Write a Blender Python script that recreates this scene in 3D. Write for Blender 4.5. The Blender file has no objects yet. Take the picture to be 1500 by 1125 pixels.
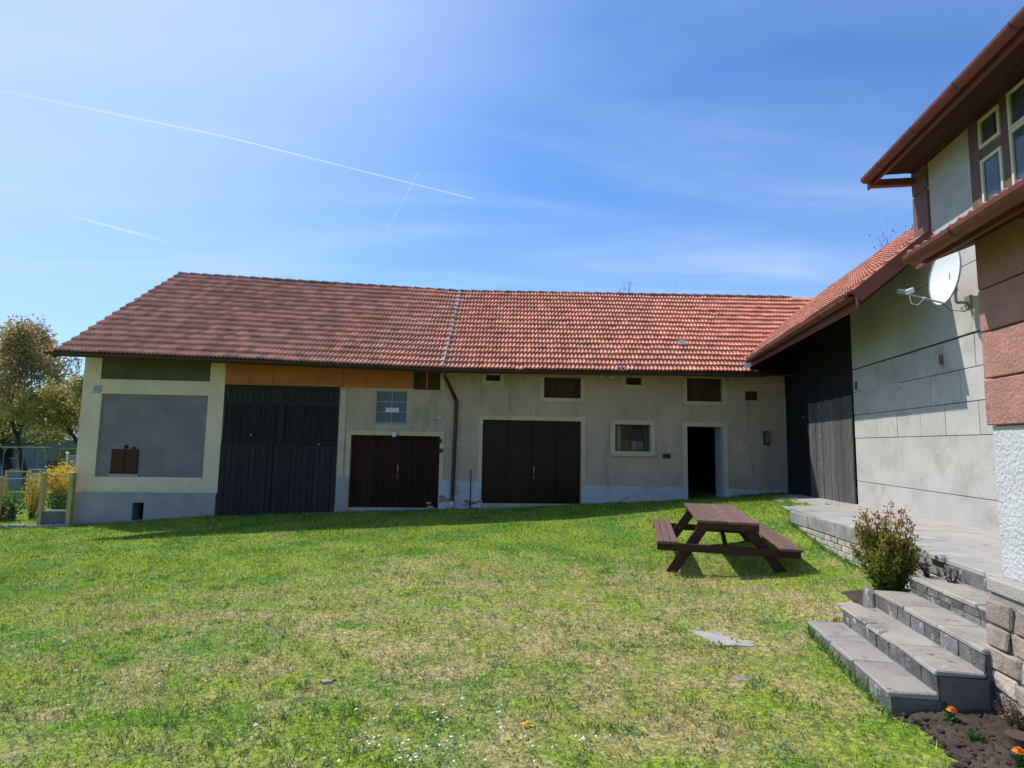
import bpy, bmesh, math, random
import numpy as np
from mathutils import Matrix, Vector, Euler
random.seed(7); rng = np.random.default_rng(7)
R = math.radians
scn = bpy.context.scene
col = scn.collection
# ------------------------------------------------------------------ camera (eye at the origin, z up)
FPX = 840.0
_up = np.array([(890-750)/FPX, (562.5+7540)/FPX, -1.0]); _up /= np.linalg.norm(_up)
_fh = np.array([0, 0, -1.0]); _fh = _fh-_up*_fh.dot(_up); _fh /= np.linalg.norm(_fh)
RM = np.array([np.cross(_fh, _up), _fh, _up])          # camera -> world
cam_d = bpy.data.cameras.new('camera'); cam = bpy.data.objects.new('camera', cam_d); col.objects.link(cam)
cam.matrix_world = Matrix([list(RM[i])+[0] for i in range(3)]+[[0, 0, 0, 1]])
cam_d.sensor_width = 36; cam_d.lens = 36*FPX/1500
cam_d.clip_start = .05; cam_d.clip_end = 40000
scn.camera = cam
# ------------------------------------------------------------------ light
SUN = Vector((-.675, .45, 1.0)).normalized()           # towards the sun
world = bpy.data.worlds.new('World'); scn.world = world; world.use_nodes = True
nt = world.node_tree; nt.nodes.clear()
def N(t, typ, **kw):
    n = t.nodes.new(typ)
    for k, v in kw.items():
        if k.startswith('i_'):
            n.inputs[k[2:].replace('_', ' ')].default_value = v
        else: setattr(n, k, v)
    return n
def L(t, a, b): t.links.new(a, b)
out = N(nt, 'ShaderNodeOutputWorld'); bg = N(nt, 'ShaderNodeBackground'); bg.inputs['Strength'].default_value = .1
sky = N(nt, 'ShaderNodeTexSky', sky_type='NISHITA', sun_disc=False, sun_elevation=math.asin(SUN.z),
        sun_rotation=math.atan2(SUN.x, SUN.y), altitude=400, air_density=1.0, dust_density=.35, ozone_density=2.2)
tc = N(nt, 'ShaderNodeTexCoord'); sep = N(nt, 'ShaderNodeSeparateXYZ'); L(nt, tc.outputs['Generated'], sep.inputs[0])
def M(t, op, a, b=None, clamp=False):
    m = N(t, 'ShaderNodeMath', operation=op, use_clamp=clamp)
    for i, v in enumerate((a, b)):
        if v is None: continue
        if isinstance(v, (int, float)): m.inputs[i].default_value = v
        else: L(t, v, m.inputs[i])
    return m.outputs[0]
zc = M(nt, 'MAXIMUM', sep.outputs[2], .06)
cx = M(nt, 'DIVIDE', sep.outputs[0], zc); cy = M(nt, 'DIVIDE', sep.outputs[1], zc)
comb = N(nt, 'ShaderNodeCombineXYZ'); L(nt, cx, comb.inputs[0]); L(nt, cy, comb.inputs[1])
def cloud(rot, sx, sy, scale, lo, hi, dist=.8, det=5):
    mp = N(nt, 'ShaderNodeMapping'); mp.inputs['Rotation'].default_value = (0, 0, R(rot)); mp.inputs['Scale'].default_value = (sx, sy, 1)
    L(nt, comb.outputs[0], mp.inputs[0])
    n = N(nt, 'ShaderNodeTexNoise'); n.inputs['Scale'].default_value = scale; n.inputs['Detail'].default_value = det
    n.inputs['Distortion'].default_value = dist; n.inputs['Roughness'].default_value = .55
    L(nt, mp.outputs[0], n.inputs['Vector'])
    r = N(nt, 'ShaderNodeMapRange', interpolation_type='SMOOTHSTEP'); r.inputs[1].default_value = lo; r.inputs[2].default_value = hi
    L(nt, n.outputs[0], r.inputs[0]); return r.outputs[0]
c1 = cloud(20, .5, 1.7, .6, .40, .85, 1.2, 7)
c2 = cloud(-10, .35, 1.0, .32, .40, .72, .6, 3)
cm = M(nt, 'ADD', M(nt, 'MULTIPLY', c1, .30), M(nt, 'ADD', M(nt, 'MULTIPLY', c2, .12), .03), True)
hz = N(nt, 'ShaderNodeMapRange', interpolation_type='SMOOTHSTEP'); hz.inputs[1].default_value = .55; hz.inputs[2].default_value = .0
hz.inputs[3].default_value = .02; hz.inputs[4].default_value = .42; L(nt, sep.outputs[2], hz.inputs[0])
cm = M(nt, 'ADD', cm, hz.outputs[0], True)
dsun = N(nt, 'ShaderNodeVectorMath', operation='DOT_PRODUCT'); L(nt, tc.outputs['Generated'], dsun.inputs[0]); dsun.inputs[1].default_value = tuple(SUN)
aur = N(nt, 'ShaderNodeMapRange', interpolation_type='SMOOTHSTEP'); aur.inputs[1].default_value = .62; aur.inputs[2].default_value = 1.05; aur.inputs[4].default_value = .85; L(nt, dsun.outputs['Value'], aur.inputs[0])
cm = M(nt, 'ADD', cm, aur.outputs[0], True)
mixc = N(nt, 'ShaderNodeMix', data_type='RGBA'); L(nt, cm, mixc.inputs['Factor'])
tint = N(nt, 'ShaderNodeMix', data_type='RGBA', blend_type='MULTIPLY'); tint.inputs['Factor'].default_value = 1
L(nt, sky.outputs[0], tint.inputs['A']); tint.inputs['B'].default_value = (.50, 1.13, 1.76, 1)
L(nt, tint.outputs['Result'], mixc.inputs['A']); mixc.inputs['B'].default_value = (6.0, 7.4, 9.8, 1)
L(nt, mixc.outputs['Result'], bg.inputs['Color']); L(nt, bg.outputs[0], out.inputs['Surface'])
sl = bpy.data.lights.new('sun', 'SUN'); sl.energy = 4.3; sl.angle = R(.53); sl.color = (1, .955, .88)
so = bpy.data.objects.new('sun', sl); col.objects.link(so)
so.rotation_euler = SUN.to_track_quat('Z', 'Y').to_euler(); so.location = (-20, 15, 30)
scn.view_settings.view_transform = 'Standard'; scn.view_settings.look = 'None'
scn.view_settings.exposure = 0.15; scn.view_settings.gamma = 1; scn.view_settings.use_curve_mapping = False
# ------------------------------------------------------------------ frames
AZ = 0.16604; HO = np.array([math.cos(AZ), -math.sin(AZ), 0]); HA = np.array([math.sin(AZ), math.cos(AZ), 0])
FH = Matrix.Rotation(-AZ, 4, 'Z')                       # house frame: x = offset, y = along wall, z = height from eye
BZ = math.atan(.07); BT = np.array([math.cos(BZ), math.sin(BZ), 0]); BN = np.array([-math.sin(BZ), math.cos(BZ), 0])
FB = Matrix.Rotation(BZ, 4, 'Z')                        # barn frame: x = along facade, y = depth
FW = Matrix.Identity(4)
BD = 14.804; HD = 4.679
def ray(px, py): return RM @ np.array([(px-750)/FPX, (562.5-py)/FPX, -1.0])
def bp(px, py, d=BD):
    r = ray(px, py); p = r*(d/BN.dot(r)); return BT.dot(p), p[2]
def hp(px, py, o=HD):
    r = ray(px, py); p = r*(o/HO.dot(r)); return HA.dot(p), p[2]
def gp(px, py, z):
    r = ray(px, py); return r*(z/r[2])
# ------------------------------------------------------------------ materials
def mat(name, c1, c2=None, scale=3.0, rough=.85, bump=.25, bs=40.0, rot=0.0, st=(1, 1, 1), rand=.0, spec=.3,
        stain=None, crack=0.0, metal=0.0, coat=0.0, lo=.35, hi=.65, hue=0.0, fine=.25):
    m = bpy.data.materials.new(name); m.use_nodes = True; t = m.node_tree; b = t.nodes['Principled BSDF']
    c2 = c2 or tuple(x*.8 for x in c1)
    g = N(t, 'ShaderNodeNewGeometry')
    mp0 = N(t, 'ShaderNodeMapping'); mp0.inputs['Rotation'].default_value = (0, 0, -rot); L(t, g.outputs['Position'], mp0.inputs[0])
    mp = N(t, 'ShaderNodeMapping'); mp.inputs['Scale'].default_value = st; L(t, mp0.outputs[0], mp.inputs[0])
    oi = N(t, 'ShaderNodeObjectInfo'); ad = N(t, 'ShaderNodeVectorMath', operation='ADD')
    k = M(t, 'MULTIPLY', oi.outputs['Random'], 37.0 if rand else 0.0); L(t, mp.outputs[0], ad.inputs[0]); L(t, k, ad.inputs[1])
    def noise(s, det=5, ro=.6):
        n = N(t, 'ShaderNodeTexNoise'); n.inputs['Scale'].default_value = s; n.inputs['Detail'].default_value = det
        n.inputs['Roughness'].default_value = ro; L(t, ad.outputs[0], n.inputs['Vector']); return n.outputs[0]
    n1 = noise(scale); n2 = noise(bs, 4)
    r = N(t, 'ShaderNodeMapRange'); r.inputs[1].default_value = lo; r.inputs[2].default_value = hi; L(t, n1, r.inputs[0])
    mx = N(t, 'ShaderNodeMix', data_type='RGBA'); L(t, r.outputs[0], mx.inputs['Factor'])
    mx.inputs['A'].default_value = (*c1, 1); mx.inputs['B'].default_value = (*c2, 1)
    cur = mx.outputs['Result']
    if stain:
        for (sc_, ss, l_, h_, vs) in stain:
            mp2 = N(t, 'ShaderNodeMapping'); mp2.inputs['Scale'].default_value = vs; mp2.inputs['Location'].default_value = (ss, ss*2, 3)
            L(t, mp0.outputs[0], mp2.inputs[0])
            n = N(t, 'ShaderNodeTexNoise'); n.inputs['Scale'].default_value = ss; n.inputs['Detail'].default_value = 7
            n.inputs['Roughness'].default_value = .65; L(t, mp2.outputs[0], n.inputs['Vector'])
            r2 = N(t, 'ShaderNodeMapRange'); r2.inputs[1].default_value = l_; r2.inputs[2].default_value = h_; L(t, n.outputs[0], r2.inputs[0])
            m2 = N(t, 'ShaderNodeMix', data_type='RGBA'); L(t, r2.outputs[0], m2.inputs['Factor']); L(t, cur, m2.inputs['A'])
            m2.inputs['B'].default_value = (*sc_, 1); cur = m2.outputs['Result']
    if crack:
        w_ = N(t, 'ShaderNodeTexNoise'); w_.inputs['Scale'].default_value = 3.0; w_.inputs['Detail'].default_value = 5; L(t, mp0.outputs[0], w_.inputs['Vector'])
        va = N(t, 'ShaderNodeVectorMath', operation='MULTIPLY_ADD'); L(t, w_.outputs['Color'], va.inputs[0]); va.inputs[1].default_value = (.5, .5, .5); L(t, mp0.outputs[0], va.inputs[2])
        vo = N(t, 'ShaderNodeTexVoronoi', feature='DISTANCE_TO_EDGE'); vo.inputs['Scale'].default_value = crack; L(t, va.outputs[0], vo.inputs['Vector'])
        rc = N(t, 'ShaderNodeMapRange'); rc.inputs[1].default_value = .010; rc.inputs[2].default_value = .002; L(t, vo.outputs['Distance'], rc.inputs[0])
        wm = N(t, 'ShaderNodeTexNoise'); wm.inputs['Scale'].default_value = .8; L(t, mp0.outputs[0], wm.inputs['Vector']); rm = N(t, 'ShaderNodeMapRange'); rm.inputs[1].default_value = .5; rm.inputs[2].default_value = .6; L(t, wm.outputs[0], rm.inputs[0])
        mk = N(t, 'ShaderNodeMix', data_type='RGBA'); L(t, M(t, 'MULTIPLY', M(t, 'MULTIPLY', rc.outputs[0], rm.outputs[0]), .32), mk.inputs['Factor']); L(t, cur, mk.inputs['A']); mk.inputs['B'].default_value = (.07, .06, .05, 1); cur = mk.outputs['Result']
    hs = N(t, 'ShaderNodeHueSaturation'); L(t, cur, hs.inputs['Color'])
    v = M(t, 'ADD', 1-fine/2, M(t, 'MULTIPLY', n2, fine))
    if rand: v = M(t, 'MULTIPLY', v, M(t, 'ADD', 1-rand, M(t, 'MULTIPLY', oi.outputs['Random'], 2*rand)))
    L(t, v, hs.inputs['Value'])
    L(t, hs.outputs[0], b.inputs['Base Color'])
    b.inputs['Roughness'].default_value = rough; b.inputs['Specular IOR Level'].default_value = spec
    b.inputs['Metallic'].default_value = metal; b.inputs['Coat Weight'].default_value = coat
    if bump:
        bn = N(t, 'ShaderNodeBump'); bn.inputs['Strength'].default_value = bump; bn.inputs['Distance'].default_value = .02
        L(t, n2, bn.inputs['Height']); L(t, bn.outputs[0], b.inputs['Normal'])
    return m
MT = {}
MT['render'] = mat('grey_beige_render', (.54, .40, .30), (.44, .325, .245), 1.3, .92, .35, 55, crack=.8, stain=[((.28, .225, .17), 1.1, .56, .72, (1, 1, .5)), ((.60, .48, .35), 2.3, .60, .75, (1, 1, 1)), ((.30, .24, .18), 2.6, .57, .74, (1.5, 1.5, .16))])
MT['cream'] = mat('cream_paint', (.80, .60, .42), (.72, .53, .375), 1.6, .9, .2, 60, crack=.7, stain=[((.46, .39, .29), 1.9, .55, .75, (1.4, 1.4, .3)), ((.38, .34, .28), 7, .64, .72, (1, 1, 1))])
MT['frame'] = mat('pale_frame_paint', (.62, .50, .34), (.52, .42, .29), 3, .9, .2, 60, stain=[((.3, .26, .2), 4, .58, .75, (1, 1, .5))])
MT['panel'] = mat('blue_grey_render', (.26, .22, .225), (.205, .175, .18), 2, .95, .4, 70, stain=[((.2, .185, .19), 1.4, .55, .75, (1, 1, 1)), ((.4, .38, .34), 6, .7, .76, (1, 1, 3))])
MT['olive'] = mat('olive_render', (.125, .115, .06), (.09, .085, .045), 2, .95, .3, 60)
MT['plinth'] = mat('blue_grey_plinth', (.40, .365, .345), (.32, .29, .275), 2, .95, .4, 60, stain=[((.26, .26, .24), 1.5, .55, .72, (1, 1, 1)), ((.16, .18, .15), 2.5, .66, .8, (1, 1, 2))])
MT['white'] = mat('peeling_whitewash', (.55, .56, .58), (.44, .45, .47), 3, .95, .5, 40, stain=[((.33, .29, .25), 3.2, .58, .64, (1, 1, 1.6)), ((.38, .36, .34), 8, .6, .7, (1, 1, 1))])
MT['brickred'] = mat('old_brick', (.30, .15, .10), (.4, .3, .24), 8, .95, .4, 60, rand=.25)
MT['orange'] = mat('orange_boards', (.50, .15, .045), (.42, .125, .04), 2, .8, .15, 50, rot=BZ, st=(.4, 1, 3))
MT['gate'] = mat('dark_stained_timber', (.042, .034, .036), (.028, .022, .024), 5, .7, .3, 30, rot=BZ, st=(9, 9, .7), rand=.15, spec=.12, stain=[((.085, .07, .078), 3, .6, .8, (5, 5, .5))])
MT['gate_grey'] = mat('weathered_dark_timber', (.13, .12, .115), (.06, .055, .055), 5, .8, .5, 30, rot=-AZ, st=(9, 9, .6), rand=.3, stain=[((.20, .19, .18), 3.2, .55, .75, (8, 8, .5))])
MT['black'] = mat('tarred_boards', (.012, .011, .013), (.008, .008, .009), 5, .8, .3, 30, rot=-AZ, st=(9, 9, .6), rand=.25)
MT['garage'] = mat('brown_garage_boards', (.040, .014, .009), (.026, .009, .006), 5, .6, .25, 30, rot=BZ, st=(9, 9, .6), rand=.25, spec=.12)
MT['gloss'] = mat('glossy_brown_door', (.026, .010, .009), (.018, .007, .007), 3, .25, .05, 12, rand=.1, spec=.15)
MT['brownwood'] = mat('brown_wood', (.075, .035, .02), (.045, .022, .014), 5, .8, .4, 30, rot=BZ, st=(8, 8, .7), rand=.25)
MT['hatch'] = mat('red_brown_hatch', (.085, .025, .015), (.05, .016, .01), 6, .7, .3, 30, st=(6, 6, 1))
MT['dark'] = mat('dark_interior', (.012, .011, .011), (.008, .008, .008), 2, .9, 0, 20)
MT['gutter'] = mat('red_brown_gutter', (.19, .066, .052), (.15, .052, .042), 4, .6, .08, 30, spec=.25, stain=[((.13, .07, .055), 5, .58, .8, (1, 1, 1))])
MT['gutterd'] = mat('dark_brown_gutter', (.075, .028, .022), (.05, .02, .017), 4, .5, .08, 30, spec=.4)
MT['soffit'] = mat('brown_soffit_boards', (.055, .024, .014), (.034, .016, .011), 4, .8, .3, 25, rot=-AZ, st=(6, .8, 6), rand=.2)
MT['housewall'] = mat('light_grey_render', (.50, .48, .45), (.42, .40, .375), 1.5, .92, .4, 60, rand=.05, crack=.9, stain=[((.30, .285, .25), 1.3, .56, .78, (1, 1, 1)), ((.5, .49, .47), 4, .66, .76, (1, 1, 1))])
MT['joint'] = mat('dark_joint', (.10, .095, .09), (.07, .068, .065), 4, .95, .2, 60)
MT['lightjoint'] = mat('pale_filled_joint', (.56, .53, .5), (.46, .43, .40), 9, .95, .3, 60)
MT['pink'] = mat('pink_roughcast', (.43, .215, .18), (.35, .175, .145), 6, .95, .8, 45, rand=.06, stain=[((.22, .10, .08), 12, .62, .72, (1, 1, 1))])
MT['brownpost'] = mat('brown_render', (.17, .10, .085), (.13, .078, .068), 4, .9, .3, 50)
MT['rough'] = mat('white_roughcast', (.60, .60, .61), (.50, .50, .52), 5, .95, 1.0, 40, stain=[((.30, .30, .31), 16, .66, .70, (1, 1, 1))])
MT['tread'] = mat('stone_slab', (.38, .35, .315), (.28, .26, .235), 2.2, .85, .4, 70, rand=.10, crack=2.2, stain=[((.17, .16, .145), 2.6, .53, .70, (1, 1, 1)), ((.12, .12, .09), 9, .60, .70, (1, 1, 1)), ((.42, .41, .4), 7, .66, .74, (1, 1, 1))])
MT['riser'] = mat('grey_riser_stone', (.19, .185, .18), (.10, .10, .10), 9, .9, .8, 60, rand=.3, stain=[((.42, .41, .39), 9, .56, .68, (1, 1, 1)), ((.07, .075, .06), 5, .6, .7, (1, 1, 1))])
MT['mortar'] = mat('mortar', (.34, .325, .30), (.26, .25, .235), 9, .95, .5, 70)
MT['concrete'] = mat('smooth_concrete', (.17, .155, .15), (.13, .12, .118), 3, .9, .3, 60, stain=[((.09, .095, .07), 4, .6, .8, (1, 1, 1))])
MT['coping'] = mat('weathered_concrete_band', (.34, .335, .31), (.22, .22, .205), 4, .95, .6, 50, stain=[((.14, .14, .13), 3.5, .56, .68, (1, 1, .6))])
MT['pbrick'] = mat('pale_brick', (.46, .42, .35), (.35, .32, .27), 9, .95, .5, 60, rand=.16, stain=[((.22, .2, .17), 10, .6, .72, (1, 1, 1))])
MT['stone'] = mat('field_stone', (.40, .33, .27), (.25, .20, .18), 5, .9, .7, 35, rand=.25, stain=[((.5, .46, .4), 7, .6, .7, (1, 1, 1)), ((.15, .11, .12), 5, .62, .75, (1, 1, 1))])
MT['paving'] = mat('terrace_slab', (.42, .40, .375), (.34, .325, .305), 2.5, .9, .3, 60, rand=.05, stain=[((.22, .215, .21), 1.6, .56, .66, (1, 2.2, 1))])
MT['tablewood'] = mat('brown_stained_planks', (.21, .125, .10), (.145, .082, .066), 4, .55, .5, 18, rot=-AZ, st=(14, 1.0, 14), rand=.18, spec=.45, stain=[((.26, .18, .15), 4, .55, .7, (12, 1.2, 12))])
MT['tableframe'] = mat('red_brown_beams', (.070, .022, .016), (.045, .016, .013), 4, .6, .3, 30, rot=-AZ, st=(3, 3, 3), rand=.15)
MT['dish'] = mat('white_dish_enamel', (.80, .82, .82), (.74, .76, .77), 2, .35, 0, 30, spec=.4, fine=.05)
MT['galv'] = mat('galvanised_steel', (.30, .30, .31), (.22, .22, .23), 6, .5, .1, 40, metal=.5)
MT['plastic_w'] = mat('white_plastic', (.7, .7, .68), (.62, .62, .6), 5, .5, 0, 30)
MT['plastic_d'] = mat('dark_plastic', (.03, .03, .033), (.02, .02, .02), 5, .5, 0, 30)
MT['soil'] = mat('garden_soil', (.09, .066, .052), (.052, .039, .032), 7, .95, 1.0, 45, stain=[((.12, .09, .07), 14, .62, .72, (1, 1, 1))])
MT['pebble'] = mat('soil_clods', (.10, .075, .06), (.05, .037, .03), 9, .95, .6, 60, rand=.3)
MT['postwood'] = mat('yellow_green_posts', (.48, .40, .16), (.36, .30, .12), 3, .85, .3, 30, st=(6, 6, 1))
MT['wire'] = mat('green_wire', (.10, .17, .13), (.08, .13, .1), 3, .6, 0, 30)
MT['bark'] = mat('bark', (.065, .05, .042), (.035, .028, .025), 6, .95, .8, 25)
MT['shed'] = mat('pale_blue_shed', (.21, .25, .29), (.17, .20, .235), 2, .8, .1, 30)
MT['shedroof'] = mat('grey_shed_roof', (.20, .21, .24), (.15, .16, .18), 2, .8, .2, 30)
MT['flash'] = mat('pale_mortar_flashing', (.60, .57, .54), (.42, .36, .33), 8, .8, .5, 50)
MT['zinc'] = mat('light_zinc', (.55, .57, .6), (.4, .42, .45), 8, .4, .1, 40, metal=.4)
MT['copper_s'] = mat('pot_clay', (.10, .06, .045), (.07, .045, .035), 5, .8, .3, 40)
MT['lace'] = mat('lace_curtain', (.52, .54, .62), (.22, .24, .34), 3.5, .9, .1, 30)
MT['frame_cream'] = mat('cream_window_frame', (.62, .60, .44), (.55, .53, .40), 4, .5, .1, 30)
def glassm(name, c, rough=.04, spec=.9, alpha=None):
    m = bpy.data.materials.new(name); m.use_nodes = True; t = m.node_tree; b = t.nodes['Principled BSDF']
    b.inputs['Base Color'].default_value = (*c, 1); b.inputs['Roughness'].default_value = rough; b.inputs['Specular IOR Level'].default_value = spec
    g = N(t, 'ShaderNodeNewGeometry'); n = N(t, 'ShaderNodeTexNoise'); n.inputs['Scale'].default_value = 3.5
    L(t, g.outputs['Position'], n.inputs['Vector']); bn = N(t, 'ShaderNodeBump'); bn.inputs['Strength'].default_value = .12
    bn.inputs['Distance'].default_value = .02; L(t, n.outputs[0], bn.inputs['Height']); L(t, bn.outputs[0], b.inputs['Normal'])
    if alpha is not None:
        tr = N(t, 'ShaderNodeBsdfTransparent'); mx = N(t, 'ShaderNodeMixShader'); mx.inputs[0].default_value = alpha
        L(t, tr.outputs[0], mx.inputs[1]); L(t, b.outputs[0], mx.inputs[2]); L(t, mx.outputs[0], t.nodes['Material Output'].inputs['Surface'])
    return m
MT['glass'] = glassm('window_glass', (.035, .045, .06))
MT['glass_b'] = glassm('dusty_blue_glass', (.05, .065, .09), .25, .5)
MT['glass_h'] = glassm('curtained_glass', (.05, .06, .08), .05, .9, .45)
MT['glass_t'] = glassm('clear_glass', (.03, .04, .05), .03, .9, .15)
def tilemat(name, ca, cb, grad=None):
    m = bpy.data.materials.new(name); m.use_nodes = True; t = m.node_tree; b = t.nodes['Principled BSDF']
    at = N(t, 'ShaderNodeAttribute', attribute_name='rnd'); g = N(t, 'ShaderNodeNewGeometry')
    n = N(t, 'ShaderNodeTexNoise'); n.inputs['Scale'].default_value = 1.1; n.inputs['Detail'].default_value = 6; L(t, g.outputs['Position'], n.inputs['Vector'])
    n3 = N(t, 'ShaderNodeTexNoise'); n3.inputs['Scale'].default_value = 26; n3.inputs['Detail'].default_value = 4; L(t, g.outputs['Position'], n3.inputs['Vector'])
    f = M(t, 'ADD', M(t, 'MULTIPLY', at.outputs['Fac'], .75), M(t, 'MULTIPLY', n3.outputs[0], .45), True)
    def ramp(c):
        mx = N(t, 'ShaderNodeMix', data_type='RGBA'); L(t, f, mx.inputs['Factor']); mx.inputs['A'].default_value = (*[x*.68 for x in c], 1); mx.inputs['B'].default_value = (*[min(1, x*1.28) for x in c], 1)
        return mx.outputs['Result']
    cur = ramp(ca)
    mx = N(t, 'ShaderNodeMix', data_type='RGBA'); L(t, ramp(cb), mx.inputs['B']); L(t, cur, mx.inputs['A'])
    r = N(t, 'ShaderNodeMapRange'); r.inputs[1].default_value = .35; r.inputs[2].default_value = .7
    if grad:
        s = N(t, 'ShaderNodeSeparateXYZ'); L(t, g.outputs['Position'], s.inputs[0])
        gr = N(t, 'ShaderNodeMapRange'); gr.inputs[1].default_value = grad[0]; gr.inputs[2].default_value = grad[1]; gr.inputs[3].default_value = .42; gr.inputs[4].default_value = -.3; L(t, s.outputs[0], gr.inputs[0])
        L(t, M(t, 'ADD', n.outputs[0], gr.outputs[0]), r.inputs[0])
    else: L(t, n.outputs[0], r.inputs[0])
    L(t, r.outputs[0], mx.inputs['Factor']); cur = mx.outputs['Result']
    # lichen and soot specks
    n4 = N(t, 'ShaderNodeTexNoise'); n4.inputs['Scale'].default_value = 9; n4.inputs['Detail'].default_value = 7; n4.inputs['Roughness'].default_value = .75; L(t, g.outputs['Position'], n4.inputs['Vector'])
    r4 = N(t, 'ShaderNodeMapRange'); r4.inputs[1].default_value = .60; r4.inputs[2].default_value = .72; L(t, n4.outputs[0], r4.inputs[0])
    m4 = N(t, 'ShaderNodeMix', data_type='RGBA'); L(t, M(t, 'MULTIPLY', r4.outputs[0], .7), m4.inputs['Factor']); L(t, cur, m4.inputs['A']); m4.inputs['B'].default_value = (.14, .085, .065, 1)
    L(t, m4.outputs['Result'], b.inputs['Base Color']); b.inputs['Roughness'].default_value = .8; b.inputs['Specular IOR Level'].default_value = .3
    bn = N(t, 'ShaderNodeBump'); bn.inputs['Strength'].default_value = .3; bn.inputs['Distance'].default_value = .01; L(t, n3.outputs[0], bn.inputs['Height']); L(t, bn.outputs[0], b.inputs['Normal'])
    return m
MT['tile'] = tilemat('clay_roof_tile', (.66, .27, .18), (.60, .30, .215), (-9.5, 3.0))
MT['tile2'] = tilemat('clay_roof_tile_orange', (.55, .225, .155), (.42, .195, .145))
MT['tiledark'] = tilemat('weathered_ridge_tile', (.26, .13, .10), (.17, .11, .09))
def leafmat(name, cs, scale=2.0, trans=.35, rough=.6):
    m = bpy.data.materials.new(name); m.use_nodes = True; t = m.node_tree; b = t.nodes['Principled BSDF']
    at = N(t, 'ShaderNodeAttribute', attribute_name='rnd')
    cr = N(t, 'ShaderNodeValToRGB'); e = cr.color_ramp.elements
    e[0].color = (*cs[0], 1); e[1].color = (*cs[-1], 1)
    for i, c in enumerate(cs[1:-1]): x = e.new((i+1)/(len(cs)-1)); x.color = (*c, 1)
    L(t, at.outputs['Fac'], cr.inputs[0]); L(t, cr.outputs[0], b.inputs['Base Color'])
    b.inputs['Roughness'].default_value = rough; b.inputs['Specular IOR Level'].default_value = .3
    tl = N(t, 'ShaderNodeBsdfTranslucent'); L(t, cr.outputs[0], tl.inputs['Color']); mx = N(t, 'ShaderNodeMixShader'); mx.inputs[0].default_value = trans
    L(t, b.outputs[0], mx.inputs[1]); L(t, tl.outputs[0], mx.inputs[2]); L(t, mx.outputs[0], t.nodes['Material Output'].inputs['Surface'])
    return m
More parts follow.
